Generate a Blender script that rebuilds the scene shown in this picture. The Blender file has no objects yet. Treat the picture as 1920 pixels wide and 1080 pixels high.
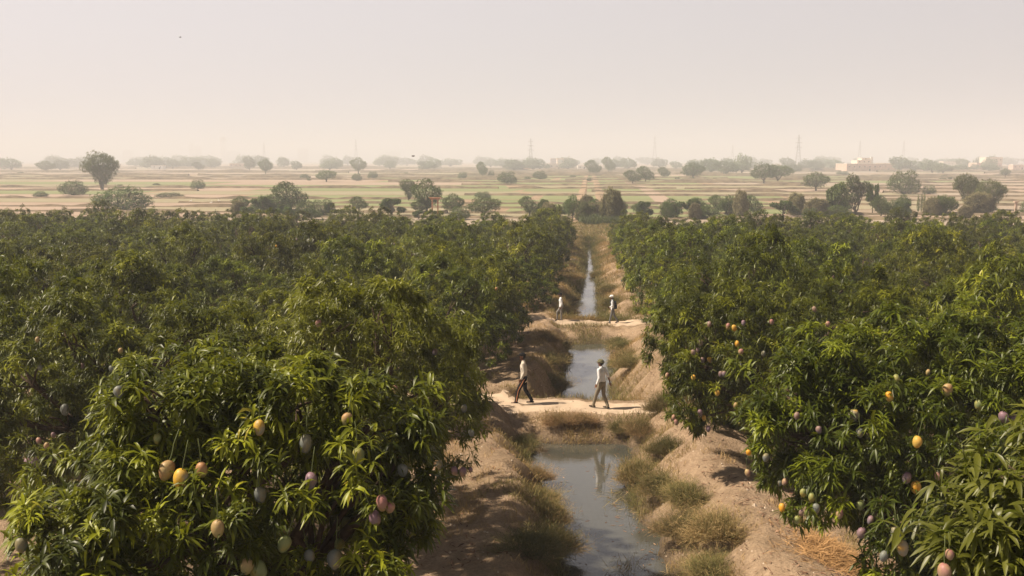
import bpy, bmesh, math, random
import numpy as np
from mathutils import Vector, Matrix

random.seed(7)
RNG = np.random.default_rng(7)
S = bpy.context.scene
COL = S.collection
R = math.radians

# ------------------------------------------------------------------ camera
F = 1867.0                       # focal length in pixels of a 1920 px wide frame
CAM = np.array((0.0, 0.0, 8.5))
PITCH = math.atan(240.0 / F)     # looking down
YAW = math.atan(145.0 / F)       # turned a little to the left of the ditch
cd = bpy.data.cameras.new('camera'); cam = bpy.data.objects.new('camera', cd); COL.objects.link(cam)
cam.location = CAM
cam.rotation_euler = (math.pi / 2 - PITCH, 0, YAW)
cd.sensor_width = 36.0; cd.lens = 36.0 * F / 1920.0
cd.clip_start = 0.1; cd.clip_end = 20000
S.camera = cam
M3 = np.array(cam.rotation_euler.to_matrix())
RIGHT, UP, FWD = M3[:, 0], M3[:, 1], -M3[:, 2]

# ------------------------------------------------------------------ sky, sun, exposure
SUN_EL = R(51); SUN_AZ = math.atan2(-1.0, -0.12)        # measured from +Y towards +X
w = bpy.data.worlds.new('World'); S.world = w; w.use_nodes = True
nt = w.node_tree; nt.nodes.clear()
wo = nt.nodes.new('ShaderNodeOutputWorld'); bg = nt.nodes.new('ShaderNodeBackground')
sky = nt.nodes.new('ShaderNodeTexSky'); sky.sky_type = 'NISHITA'; sky.sun_disc = False
sky.sun_elevation = SUN_EL; sky.sun_rotation = SUN_AZ % (2 * math.pi)
sky.dust_density = 7.0; sky.air_density = 1.0; sky.ozone_density = 1.0; sky.altitude = 50
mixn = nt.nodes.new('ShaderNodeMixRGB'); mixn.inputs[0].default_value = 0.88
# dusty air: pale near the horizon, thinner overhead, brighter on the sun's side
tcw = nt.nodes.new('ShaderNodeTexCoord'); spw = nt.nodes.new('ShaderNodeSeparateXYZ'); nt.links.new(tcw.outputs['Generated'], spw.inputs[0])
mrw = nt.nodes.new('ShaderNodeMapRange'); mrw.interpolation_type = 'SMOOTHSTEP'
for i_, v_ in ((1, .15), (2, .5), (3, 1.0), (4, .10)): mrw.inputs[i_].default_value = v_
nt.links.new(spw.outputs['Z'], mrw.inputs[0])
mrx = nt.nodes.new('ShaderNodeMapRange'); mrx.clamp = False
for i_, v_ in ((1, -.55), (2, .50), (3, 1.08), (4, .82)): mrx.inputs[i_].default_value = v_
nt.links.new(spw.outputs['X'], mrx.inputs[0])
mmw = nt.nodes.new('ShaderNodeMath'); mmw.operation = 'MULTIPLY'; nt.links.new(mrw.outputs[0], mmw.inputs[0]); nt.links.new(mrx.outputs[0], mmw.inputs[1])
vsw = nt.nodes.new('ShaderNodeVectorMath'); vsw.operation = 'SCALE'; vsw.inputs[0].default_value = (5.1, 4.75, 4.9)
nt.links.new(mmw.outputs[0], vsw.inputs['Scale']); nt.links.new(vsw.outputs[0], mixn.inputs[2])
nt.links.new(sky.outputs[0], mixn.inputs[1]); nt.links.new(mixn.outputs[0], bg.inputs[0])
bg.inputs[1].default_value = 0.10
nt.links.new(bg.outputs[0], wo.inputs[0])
sd = bpy.data.lights.new('sun', 'SUN'); sd.energy = 5.0; sd.angle = R(1.5); sd.color = (1.0, 0.86, 0.68)
sun = bpy.data.objects.new('sun', sd); COL.objects.link(sun)
tosun = Vector((math.sin(SUN_AZ) * math.cos(SUN_EL), math.cos(SUN_AZ) * math.cos(SUN_EL), math.sin(SUN_EL)))
sun.rotation_euler = tosun.to_track_quat('Z', 'Y').to_euler()
S.view_settings.view_transform = 'Standard'; S.view_settings.look = 'None'
S.view_settings.exposure = 0.65; S.view_settings.gamma = 1.0
S.render.engine = 'CYCLES'
S.cycles.max_bounces = 6; S.cycles.diffuse_bounces = 3; S.cycles.glossy_bounces = 2
S.cycles.transmission_bounces = 3; S.cycles.volume_bounces = 2; S.cycles.transparent_max_bounces = 8
S.cycles.use_denoising = True

# ------------------------------------------------------------------ helpers
def ray(x, y):
    d = FWD + RIGHT * ((x - 960.0) / F) + UP * ((540.0 - y) / F)
    return d
def unproj(x, y, depth):
    return CAM + ray(x, y) * depth
def ground_at(x, y, z):
    d = ray(x, y); t = (z - CAM[2]) / d[2]
    return CAM + d * t, F / t                     # point, pixels (1920 frame) per metre
def project(P):
    v = P - CAM
    dep = v @ FWD
    return 960 + F * (v @ RIGHT) / dep, 540 - F * (v @ UP) / dep, dep

def hash2(ix, iy, seed):
    n = (ix.astype(np.int64) * 374761393 + iy.astype(np.int64) * 668265263 + seed * 1274126177) & 0xffffffff
    n = ((n ^ (n >> 13)) * 1274126177) & 0xffffffff
    n = n ^ (n >> 16)
    return (n & 0xffff) / 65535.0
def vnoise(x, y, seed=0):
    x = np.asarray(x, float); y = np.asarray(y, float)
    ix = np.floor(x); iy = np.floor(y); fx = x - ix; fy = y - iy
    fx = fx * fx * (3 - 2 * fx); fy = fy * fy * (3 - 2 * fy)
    a = hash2(ix, iy, seed); b = hash2(ix + 1, iy, seed); c = hash2(ix, iy + 1, seed); d = hash2(ix + 1, iy + 1, seed)
    return (a * (1 - fx) + b * fx) * (1 - fy) + (c * (1 - fx) + d * fx) * fy
def fbm(x, y, seed=0, o=4):
    s = 0; a = .5; 
    for k in range(o):
        s = s + a * (vnoise(x * 2 ** k, y * 2 ** k, seed + k) * 2 - 1); a *= .5
    return s
def sstep(a, b, x):
    t = np.clip((x - a) / (b - a), 0, 1); return t * t * (3 - 2 * t)

def link_mesh(name, verts, faces, mat=None, parent=None, smooth=False, face_rnd=None, loops=None):
    me = bpy.data.meshes.new(name)
    if isinstance(faces, np.ndarray):
        k = faces.shape[1]
        me.vertices.add(len(verts)); me.vertices.foreach_set('co', np.asarray(verts, np.float32).ravel())
        me.loops.add(faces.size); me.loops.foreach_set('vertex_index', faces.astype(np.int32).ravel())
        me.polygons.add(len(faces)); me.polygons.foreach_set('loop_start', np.arange(0, faces.size, k, dtype=np.int32))
        me.polygons.foreach_set('loop_total', np.full(len(faces), k, np.int32))
        me.update(calc_edges=True)
    else:
        me.from_pydata([tuple(v) for v in verts], [], faces)
    if smooth:
        me.polygons.foreach_set('use_smooth', [True] * len(me.polygons))
    if face_rnd is not None:
        a = me.attributes.new('rnd', 'FLOAT', 'FACE'); a.data.foreach_set('value', np.asarray(face_rnd, np.float32))
    if mat: me.materials.append(mat)
    o = bpy.data.objects.new(name, me); COL.objects.link(o)
    if parent: o.parent = parent
    return o
def tag(o, label=None, cat=None, group=None, kind=None):
    if label: o['label'] = label
    if cat: o['category'] = cat
    if group: o['group'] = group
    if kind: o['kind'] = kind
    return o
def empty(name, loc=(0, 0, 0), rz=0):
    o = bpy.data.objects.new(name, None); COL.objects.link(o); o.location = loc; o.rotation_euler = (0, 0, rz)
    o.empty_display_size = .3
    return o
KIDS = {}
def adopt(parent, child):
    child.parent = parent; KIDS.setdefault(parent.name, []).append(child); return child
def dup(root, loc, rz=0, scale=(1, 1, 1)):
    r = root.copy(); COL.objects.link(r); r.location = loc; r.rotation_euler = (0, 0, rz); r.scale = scale
    for ch in KIDS.get(root.name, []):
        c = ch.copy(); COL.objects.link(c); adopt(r, c)
        for g in KIDS.get(ch.name, []):
            d = g.copy(); COL.objects.link(d); adopt(c, d)
    return r

# ------------------------------------------------------------------ materials
def new_mat(name):
    m = bpy.data.materials.new(name); m.use_nodes = True
    n = m.node_tree.nodes; l = m.node_tree.links
    return m, n, l, n['Principled BSDF']
def simple(name, col, rough=.7, spec=.3, noise=0.0, scale=8.0, bump=0.0, metal=0.0):
    m, n, l, p = new_mat(name)
    p.inputs['Roughness'].default_value = rough; p.inputs['Specular IOR Level'].default_value = spec
    p.inputs['Metallic'].default_value = metal
    p.inputs['Base Color'].default_value = (*col, 1)
    if noise or bump:
        tc = n.new('ShaderNodeTexCoord'); nz = n.new('ShaderNodeTexNoise'); nz.inputs['Scale'].default_value = scale
        nz.inputs['Detail'].default_value = 6
        l.new(tc.outputs['Object'], nz.inputs['Vector'])
        if noise:
            cr = n.new('ShaderNodeValToRGB'); cr.color_ramp.elements[0].position = .3; cr.color_ramp.elements[1].position = .7
            cr.color_ramp.elements[0].color = (*[c * (1 - noise) for c in col], 1)
            cr.color_ramp.elements[1].color = (*[min(1, c * (1 + noise)) for c in col], 1)
            l.new(nz.outputs['Fac'], cr.inputs[0]); l.new(cr.outputs[0], p.inputs['Base Color'])
        if bump:
            b = n.new('ShaderNodeBump'); b.inputs['Strength'].default_value = bump; b.inputs['Distance'].default_value = .05
            l.new(nz.outputs['Fac'], b.inputs['Height']); l.new(b.outputs[0], p.inputs['Normal'])
    return m
def leafmat(name, stops, rough=.42, spec=.5, trans=.28, tcol=(.20, .26, .02), objvar=.25):
    m, n, l, p = new_mat(name)
    at = n.new('ShaderNodeAttribute'); at.attribute_name = 'rnd'
    cr = n.new('ShaderNodeValToRGB')
    while len(cr.color_ramp.elements) < len(stops): cr.color_ramp.elements.new(.5)
    for e, (pos, c) in zip(cr.color_ramp.elements, stops): e.position = pos; e.color = (*c, 1)
    l.new(at.outputs['Fac'], cr.inputs[0])
    oi = n.new('ShaderNodeObjectInfo'); mr = n.new('ShaderNodeMapRange')
    mr.inputs[3].default_value = 1 - objvar; mr.inputs[4].default_value = 1 + objvar
    l.new(oi.outputs['Random'], mr.inputs[0])
    hs = n.new('ShaderNodeHueSaturation'); l.new(mr.outputs[0], hs.inputs['Value']); l.new(cr.outputs[0], hs.inputs['Color'])
    mr2 = n.new('ShaderNodeMapRange'); mr2.inputs[3].default_value = .480; mr2.inputs[4].default_value = .510
    ml = n.new('ShaderNodeMath'); ml.operation = 'MULTIPLY'; ml.inputs[1].default_value = 7.31
    fr = n.new('ShaderNodeMath'); fr.operation = 'FRACT'
    l.new(oi.outputs['Random'], ml.inputs[0]); l.new(ml.outputs[0], fr.inputs[0]); l.new(fr.outputs[0], mr2.inputs[0]); l.new(mr2.outputs[0], hs.inputs['Hue'])
    l.new(hs.outputs[0], p.inputs['Base Color'])
    p.inputs['Roughness'].default_value = rough; p.inputs['Specular IOR Level'].default_value = spec
    tr = n.new('ShaderNodeBsdfTranslucent'); mx = n.new('ShaderNodeMixShader'); mx.inputs[0].default_value = trans
    mc = n.new('ShaderNodeMixRGB'); mc.inputs[0].default_value = .55; mc.inputs[2].default_value = (*tcol, 1)
    l.new(hs.outputs[0], mc.inputs[1]); l.new(mc.outputs[0], tr.inputs[0])
    l.new(p.outputs[0], mx.inputs[1]); l.new(tr.outputs[0], mx.inputs[2])
    l.new(mx.outputs[0], n['Material Output'].inputs[0])
    return m
LS = [(0, (.018, .026, .004)), (.38, (.068, .086, .006)), (.7, (.185, .205, .011)), (.93, (.29, .32, .018)), (1, (.34, .24, .04))]
M_LEAF = leafmat('mango_leaf', LS, rough=.42, spec=.35, tcol=(.26, .27, .015), objvar=.34)
M_LEAF2 = leafmat('bright_mango_leaf', [(0, (.07, .088, .010)), (.4, (.16, .19, .015)), (1, (.34, .38, .035))], trans=.33, tcol=(.3, .33, .02))  # brighter leaf colour, used for a single tree
M_LEAFY = leafmat('young_mango_leaf', [(0, (.09, .10, .014)), (.5, (.17, .18, .022)), (1, (.25, .25, .04))], trans=.35)
M_ACACIA = leafmat('acacia_leaf', [(0, (.09, .105, .045)), (.6, (.15, .165, .075)), (1, (.22, .22, .11))], rough=.7, spec=.2, trans=.2)
M_BUSH = leafmat('bush_leaf', [(0, (.055, .085, .028)), (.6, (.10, .145, .042)), (1, (.17, .21, .07))], rough=.6, spec=.25, trans=.2)
M_FARTREE = leafmat('haze_paled_leaf', [(0, (.16, .20, .13)), (1, (.26, .31, .20))], rough=.8, spec=.1, trans=.1)  # haze painted into the leaf colour: paled for the far trees
M_WISP = leafmat('tamarisk_leaf', [(0, (.17, .155, .08)), (.6, (.25, .23, .12)), (1, (.33, .30, .17))], rough=.8, spec=.1, trans=.2, tcol=(.3, .26, .1))
M_BRIGHT = leafmat('bright_leaf', [(0, (.06, .10, .02)), (1, (.15, .21, .04))], rough=.5, trans=.3)
M_GRASS = leafmat('grass_blades', [(0, (.11, .12, .04)), (.3, (.20, .18, .07)), (.55, (.33, .24, .11)), (.8, (.44, .29, .14)), (1, (.58, .41, .21))], rough=.8, spec=.1, trans=.25, tcol=(.35, .26, .1), objvar=.1)
M_SHRUB = leafmat('bank_shrub_blades', [(0, (.08, .09, .03)), (.45, (.17, .155, .06)), (.75, (.29, .21, .095)), (1, (.42, .29, .14))], rough=.8, spec=.1, trans=.2, tcol=(.28, .24, .08), objvar=.2)
M_STRAW = leafmat('straw', [(0, (.38, .25, .09)), (1, (.62, .43, .18))], rough=.7, spec=.2, trans=.2, tcol=(.5, .35, .1))
M_LITTER = leafmat('dry_leaf', [(0, (.11, .07, .04)), (.6, (.24, .15, .08)), (1, (.42, .30, .18))], rough=.8, spec=.1, trans=.05, tcol=(.3, .2, .1))
M_CORN = leafmat('maize_leaf', [(0, (.07, .09, .04)), (1, (.14, .17, .07))], rough=.6, trans=.2)
M_BARK = simple('bark', (.085, .06, .042), .9, .1, .35, 12, .6)
M_BARK2 = simple('grey_bark', (.16, .13, .10), .9, .1, .3, 6, .5)
M_STALK = simple('fruit_stalk', (.10, .12, .04), .7)

def fruit(name, top, bottom, blush):
    m, n, l, p = new_mat(name)
    tc = n.new('ShaderNodeTexCoord'); sp = n.new('ShaderNodeSeparateXYZ'); l.new(tc.outputs['Object'], sp.inputs[0])
    nz = n.new('ShaderNodeTexNoise'); nz.inputs['Scale'].default_value = .9; nz.inputs['Detail'].default_value = 3
    oi = n.new('ShaderNodeObjectInfo'); va = n.new('ShaderNodeVectorMath'); va.operation = 'ADD'
    l.new(tc.outputs['Object'], va.inputs[0]); l.new(oi.outputs['Location'], va.inputs[1]); l.new(va.outputs[0], nz.inputs['Vector'])
    ad = n.new('ShaderNodeMath'); ad.operation = 'MULTIPLY_ADD'; ad.inputs[1].default_value = 1.3; ad.inputs[2].default_value = .5
    l.new(sp.outputs['Z'], ad.inputs[0])
    m1 = n.new('ShaderNodeMixRGB'); m1.inputs[1].default_value = (*bottom, 1); m1.inputs[2].default_value = (*top, 1); l.new(ad.outputs[0], m1.inputs[0])
    cr = n.new('ShaderNodeValToRGB'); cr.color_ramp.elements[0].position = .48; cr.color_ramp.elements[1].position = .62; l.new(nz.outputs['Fac'], cr.inputs[0])
    m2 = n.new('ShaderNodeMixRGB'); m2.inputs[2].default_value = (*blush, 1); l.new(cr.outputs[0], m2.inputs[0]); l.new(m1.outputs[0], m2.inputs[1])
    n2 = n.new('ShaderNodeTexNoise'); n2.inputs['Scale'].default_value = 14; l.new(tc.outputs['Object'], n2.inputs['Vector'])
    hs = n.new('ShaderNodeHueSaturation'); mr = n.new('ShaderNodeMapRange'); mr.inputs[3].default_value = .8; mr.inputs[4].default_value = 1.2
    l.new(n2.outputs['Fac'], mr.inputs[0]); l.new(mr.outputs[0], hs.inputs['Value']); l.new(m2.outputs[0], hs.inputs['Color'])
    l.new(hs.outputs[0], p.inputs['Base Color'])
    p.inputs['Roughness'].default_value = .5; p.inputs['Specular IOR Level'].default_value = .35
    p.inputs['Subsurface Weight'].default_value = 0.0
    return m
FRUIT = {
 'yellow': (fruit('yellow_mango_skin', (0.558, 0.324, 0.054), (0.450, 0.324, 0.090), (0.630, 0.306, 0.027)), 'ripe yellow mango'),
 'half': (fruit('half_ripe_mango_skin', (0.306, 0.255, 0.153), (0.221, 0.230, 0.204), (0.578, 0.340, 0.034)), 'grey green mango with a yellow cheek'),
 'peach': (fruit('peach_mango_skin', (.36, .245, .11), (.30, .28, .12), (.38, .20, .09)), 'peach coloured mango'),
 'pink': (fruit('pink_mango_skin', (.33, .15, .13), (.25, .20, .14), (.36, .26, .12)), 'pink mango'),
 'mauve': (fruit('mauve_mango_skin', (.22, .13, .155), (.17, .155, .175), (.25, .17, .12)), 'mauve mango'),
 'grey': (fruit('grey_mango_skin', (.17, .18, .155), (.145, .165, .165), (.22, .19, .10)), 'blue grey mango'),
 'green': (fruit('green_mango_skin', (.20, .23, .08), (.17, .21, .10), (.32, .27, .07)), 'pale green mango'),
}

# ground
def ground_mat():
    m, n, l, p = new_mat('dry_earth')
    g = n.new('ShaderNodeNewGeometry')
    def noise(s, d=8, r=.6):
        z = n.new('ShaderNodeTexNoise'); z.inputs['Scale'].default_value = s; z.inputs['Detail'].default_value = d; z.inputs['Roughness'].default_value = r
        l.new(g.outputs['Position'], z.inputs['Vector']); return z
    a = noise(.35); b = noise(2.2); c = noise(14, 6, .7)
    r1 = n.new('ShaderNodeValToRGB'); e = r1.color_ramp.elements
    e[0].position = .3; e[0].color = (.32, .22, .142, 1); e[1].position = .7; e[1].color = (.51, .37, .25, 1)
    l.new(b.outputs['Fac'], r1.inputs[0])
    r2 = n.new('ShaderNodeValToRGB'); e = r2.color_ramp.elements
    e[0].position = .42; e[0].color = (0, 0, 0, 1); e[1].position = .62; e[1].color = (1, 1, 1, 1); l.new(a.outputs['Fac'], r2.inputs[0])
    mx = n.new('ShaderNodeMixRGB'); mx.inputs[2].default_value = (.24, .17, .10, 1)
    mu = n.new('ShaderNodeMath'); mu.operation = 'MULTIPLY'; mu.inputs[1].default_value = .55
    l.new(r2.outputs[0], mu.inputs[0]); l.new(mu.outputs[0], mx.inputs[0]); l.new(r1.outputs[0], mx.inputs[1])
    r3 = n.new('ShaderNodeValToRGB'); e = r3.color_ramp.elements
    e[0].position = .35; e[0].color = (.72, .72, .72, 1); e[1].position = .65; e[1].color = (1.15, 1.15, 1.15, 1); l.new(c.outputs['Fac'], r3.inputs[0])
    m2 = n.new('ShaderNodeMixRGB'); m2.blend_type = 'MULTIPLY'; m2.inputs[0].default_value = .9
    l.new(mx.outputs[0], m2.inputs[1]); l.new(r3.outputs[0], m2.inputs[2])
    # damp mud close to the water level: attribute 'wet'
    at = n.new('ShaderNodeAttribute'); at.attribute_name = 'wet'
    m3 = n.new('ShaderNodeMixRGB'); m3.inputs[2].default_value = (.085, .065, .045, 1)
    l.new(at.outputs['Fac'], m3.inputs[0]); l.new(m2.outputs[0], m3.inputs[1]); l.new(m3.outputs[0], p.inputs['Base Color'])
    p.inputs['Roughness'].default_value = .95; p.inputs['Specular IOR Level'].default_value = .15
    ad = n.new('ShaderNodeMath'); ad.operation = 'ADD'; l.new(b.outputs['Fac'], ad.inputs[0]); l.new(c.outputs['Fac'], ad.inputs[1])
    bp = n.new('ShaderNodeBump'); bp.inputs['Strength'].default_value = .9; bp.inputs['Distance'].default_value = .12
    l.new(ad.outputs[0], bp.inputs['Height']); l.new(bp.outputs[0], p.inputs['Normal'])
    return m
M_GROUND = ground_mat()
M_PATH = simple('trodden_dust', (.50, .385, .28), .95, .1, .18, 1.6, .5)
def water_mat():
    m, n, l, p = new_mat('silty_water')
    p.inputs['Base Color'].default_value = (.075, .075, .062, 1); p.inputs['Roughness'].default_value = .025
    p.inputs['IOR'].default_value = 1.95; p.inputs['Specular IOR Level'].default_value = 1.0
    g = n.new('ShaderNodeNewGeometry'); mp = n.new('ShaderNodeMapping'); mp.inputs['Scale'].default_value = (1.2, 5.0, 1)
    l.new(g.outputs['Position'], mp.inputs[0])
    z = n.new('ShaderNodeTexNoise'); z.inputs['Scale'].default_value = 1.6; z.inputs['Detail'].default_value = 4; l.new(mp.outputs[0], z.inputs['Vector'])
    b = n.new('ShaderNodeBump'); b.inputs['Strength'].default_value = .10; b.inputs['Distance'].default_value = .02
    l.new(z.outputs['Fac'], b.inputs['Height']); l.new(b.outputs[0], p.inputs['Normal'])
    return m
M_WATER = water_mat()

# ------------------------------------------------------------------ terrain
YP1, YP2, YP3 = 33.9, 57.4, 131.0
def zbase(Y): return np.interp(Y, [-50, 34, 56, 100, 150, 9999], [0, 0, -.9, -1.5, -2, -2])
CY = [0, 18, 22, 26, 30, 33, 36, 43, 53, 58, 64, 73, 83, 95, 110, 125, 200]
def ditch_c(Y): return np.interp(Y, CY, [.9, .9, .65, .1, -.38, -.38, -.1, -.05, .1, 0, -.15, -.15, .1, .1, .05, 0, 0]) + .10 * np.sin(Y * 1.9) + .06 * np.sin(Y * 4.3)
def ditch_w(Y): return np.interp(Y, CY, [1.3, 1.3, 1.2, 1.15, 1.6, 1.7, 1.4, 1.05, 1.2, 1.1, .95, .8, .6, .45, .36, .3, .3]) + .09 * np.sin(Y * 2.7 + 1) + .05 * np.sin(Y * 6.1)
def wlevel(Y): return np.where(Y < YP1, -.65, np.where(Y < YP2, -1.5, np.where(Y < 100, -2.0, -2.3)))
def terrain(X, Y):
    zb = zbase(Y); c = ditch_c(Y); hw = ditch_w(Y); wl = wlevel(Y) - zb
    d = X - c; ad = np.abs(d)
    crest = np.where(d < 0, 1.15 + .25 * fbm(Y * .35, Y * 0, 3), 2.0 + .5 * fbm(Y * .3, Y * 0 + 5, 4))
    crest = crest * np.interp(Y, [0, 40, 60, 140], [1, 1, 1.1, 1.1])
    ch = np.where(d < 0, .30 + .12 * np.sin(Y * .8), .50 * (1 - sstep(40, 60, Y)) + .18)
    inner = sstep(hw * .5, hw, ad)                    # bottom -> water line
    z = wl - .5 * (1 - inner) - .02
    up = np.clip((ad - hw) / crest, 0, 1); up = .45 * np.sin(up * math.pi / 2) + .55 * up * up * (3 - 2 * up)
    z = z + (ch + .02 - wl) * up
    out = sstep(0, 2.6, ad - hw - crest)
    z = z * (1 - out) + 0.0 * out
    for yp, sl, wd, top in ((YP1, .60, 1.3, 0), (YP2, .32, 1.35, 0.02), (YP3, .3, 2, 0)):
        dam = top - np.maximum(0, np.abs(Y - yp) - wd) * sl - (.04 * np.sin(X * 1.7))
        k = .12; h = np.clip(.5 + .5 * (z - dam) / k, 0, 1)
        dd = dam * (1 - h) + z * h + k * h * (1 - h)
        z = np.where(np.abs(Y - yp) < 6, dd, z)
        z = np.where(np.abs(Y - yp) < wd + .1, np.minimum(z, top + .05 + .45 * sstep(wd - .5, wd + .1, np.abs(Y - yp))), z)
    z = np.where(Y > 131, np.maximum(z, -.02), z)
    near = (1 - sstep(140, 170, Y)) 
    z = z + near * (.05 * fbm(X * .9, Y * .9, 11) + .075 * fbm(X * 3.1, Y * 3.1, 17) * (ad < 14)) * (1 - np.exp(-((Y - YP1) / .9) ** 2) * .7)
    # erosion rills on the slopes
    z = z + near * .05 * (np.abs(vnoise(X * .8, Y * 5, 31) - .5)) * np.clip(up * (1 - out) * 2, 0, 1)
    return z + zb
def axis(segs):
    out = []
    for a, b, s in segs: out += list(np.arange(a, b, s))
    return np.array(out + [segs[-1][1]])
def geo(a, b, r):
    v = [a]; st = 2.0
    while v[-1] < b: st *= r; v.append(v[-1] + st)
    return np.array(v)
xs = axis([(-8, 8, .11)]); xs = np.concatenate([-geo(9.5, 6500, 1.25)[::-1], -axis([(8.3, 9.2, .45)])[::-1], xs, axis([(8.3, 9.2, .45)]), geo(9.5, 6500, 1.25)])
ys = np.concatenate([[-40, -20, 0, 8, 12, 14], axis([(16, 40, .12), (40, 64, .2), (64, 134, .5), (134, 170, 2)]), geo(172, 6500, 1.15)])
XX, YY = np.meshgrid(xs, ys)
ZZ = terrain(XX, YY)
nx, ny = len(xs), len(ys)
idx = np.arange(nx * ny).reshape(ny, nx)
fc = np.stack([idx[:-1, :-1], idx[:-1, 1:], idx[1:, 1:], idx[1:, :-1]], -1).reshape(-1, 4)
gr = link_mesh('ground', np.stack([XX, YY, ZZ], -1).reshape(-1, 3), fc, M_GROUND, smooth=True)
wet = np.clip(1 - (ZZ - wlevel(YY)) / .34, 0, 1) * (np.abs(XX) < 6) * (YY < 132) * .9
a = gr.data.attributes.new('wet', 'FLOAT', 'POINT'); a.data.foreach_set('value', wet.astype(np.float32).ravel())
tag(gr, kind='structure', label='dry sandy earth of the banks and plain')

def strip(name, y0, y1, z, x0=-3.5, x1=3.5):
    o = link_mesh(name, [(x0, y0, z), (x1, y0, z), (x1, y1, z), (x0, y1, z)], [(0, 1, 2, 3)], M_WATER)
    return tag(o, kind='structure')
strip('water', 10, YP1, -.65); strip('water', YP1, YP2, -1.5); strip('water', YP2, 100, -2.0); strip('water', 100, 128, -2.3)
def path(yp, hw, x0, x1):
    px = np.arange(x0, x1, .15); py = np.linspace(-hw, hw, 9)
    PX, PY = np.meshgrid(px, py); edge = .45 * fbm(PX * 1.1, PX * 0 + yp, 9) * np.sign(PY)
    PYY = yp + PY + edge * (np.abs(PY) > hw * .7)
    PZ = terrain(PX, PYY) + .02 - .03 * (np.abs(PY) > hw * .95)
    i = np.arange(PX.size).reshape(PX.shape)
    f = np.stack([i[:-1, :-1], i[:-1, 1:], i[1:, 1:], i[1:, :-1]], -1).reshape(-1, 4)
    return tag(link_mesh('dirt_path', np.stack([PX, PYY, PZ], -1).reshape(-1, 3), f, M_PATH, smooth=True), kind='structure')
path(YP1, 1.0, -12, 12); path(YP2, 1.05, -12, 12)

# ------------------------------------------------------------------ foliage generators
def unit(v): return v / np.maximum(np.linalg.norm(v, axis=-1, keepdims=True), 1e-9)
def leaves(P, D, L, W, droop, segs=3, fold=.25, rng=RNG):
    """lanceolate leaves: base P, direction D, length L, width W, each bending towards the ground"""
    n = len(P)
    up = np.array((0, 0, 1.0))
    s = unit(np.cross(D, up) + rng.normal(0, .25, (n, 3)))
    nn = unit(np.cross(s, D))
    t = np.linspace(0, 1, segs + 1)
    prof = {1: [.6, .6], 2: [.35, 1, .06], 3: [.3, 1, .8, .04], 4: [.22, .85, 1, .65, .03]}[segs]
    L = L / np.linalg.norm(D + np.array((0, 0, -1.0)) * droop[:, None], axis=1).clip(.55, 2)
    C = P[:, None] + L[:, None, None] * (D[:, None] * t[None, :, None] + (np.array((0, 0, -1.0)) * droop[:, None, None]) * (t ** 2)[None, :, None])
    hw = .5 * W[:, None] * np.array(prof)[None]
    off = s[:, None] * hw[..., None]
    if fold:
        lift = nn[:, None] * (hw * fold)[..., None] * 1.2
        A, B, E = C - off + lift, C, C + off + lift
        V = np.stack([A, B, E], 2)                       # n, k, 3, 3
        k = segs + 1; base = (np.arange(n) * k * 3)[:, None, None]
        q = []
        for i in range(segs):
            for j in range(2):
                q.append([i * 3 + j, i * 3 + j + 1, (i + 1) * 3 + j + 1, (i + 1) * 3 + j])
    else:
        V = np.stack([C - off, C + off], 2); k = segs + 1; base = (np.arange(n) * k * 2)[:, None, None]
        q = [[i * 2, i * 2 + 1, i * 2 + 3, i * 2 + 2] for i in range(segs)]
    q = np.array(q)[None]
    Fc = (base + q).reshape(-1, 4)
    return V.reshape(-1, 3), Fc, q.shape[1]
def whorls(P, N, nl, L, rng, droop=.35, segs=3, fold=.25, wl=.19, rnd=None):
    n = len(P); cnt = nl
    N = unit(N)
    a = unit(np.cross(N, rng.normal(0, 1, (n, 3)))); b = np.cross(N, a)
    ph = rng.uniform(0, 2 * math.pi, n)[:, None] + np.arange(cnt)[None] * 2.4 + rng.normal(0, .2, (n, cnt))
    el = rng.uniform(.0, .95, (n, cnt))               # lift towards the axis
    D = (a[:, None] * np.cos(ph)[..., None] + b[:, None] * np.sin(ph)[..., None]) * np.cos(el)[..., None] + N[:, None] * np.sin(el)[..., None]
    D = unit(D).reshape(-1, 3)
    PP = (P[:, None] + N[:, None] * rng.uniform(-.35, .1, (n, cnt, 1)) * L).reshape(-1, 3)
    LL = L * rng.uniform(.65, 1.15, n * cnt)
    dr = np.clip(rng.normal(droop, .15, n * cnt), .03, .9)
    V, Fc, q = leaves(PP, D, LL, LL * wl * rng.uniform(.8, 1.2, n * cnt), dr, segs, fold, rng)
    base = rng.uniform(0, 1, n) if rnd is None else rnd
    r = np.clip(np.repeat(base, cnt) * .75 + rng.uniform(0, .25, n * cnt), 0, 1)
    return V, Fc, np.repeat(r, q)
def shell(lobes, n, rng, thick=.3, bump=.14, freq=2.2):
    lobes = np.asarray(lobes, float)
    A = (lobes[:, 3] * lobes[:, 4] + lobes[:, 3] * lobes[:, 5] + lobes[:, 4] * lobes[:, 5])
    out = []; nor = []; got = 0
    while got < n:
        m = n
        k = rng.choice(len(lobes), m, p=A / A.sum())
        d = unit(rng.normal(0, 1, (m, 3)))
        c = lobes[k, :3]; r = lobes[k, 3:]
        nb = fbm(d[:, 0] * freq + k * 7.3 + d[:, 2] * 1.7, d[:, 1] * freq + d[:, 2] * freq, 5, 3)
        sc = (1 - thick * rng.uniform(0, 1, m) ** 2.0) * (1 + bump * 2 * nb)
        p = c + d * r * sc[:, None]
        inside = np.zeros(m, bool)
        for j in range(len(lobes)):
            q = ((p - lobes[j, :3]) / lobes[j, 3:]); inside |= ((q ** 2).sum(1) < .62) & (k != j)
        ok = ~inside
        out.append(p[ok]); nor.append(unit(d[ok] / r[ok])); got += ok.sum()
    return np.concatenate(out)[:n], np.concatenate(nor)[:n]
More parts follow.
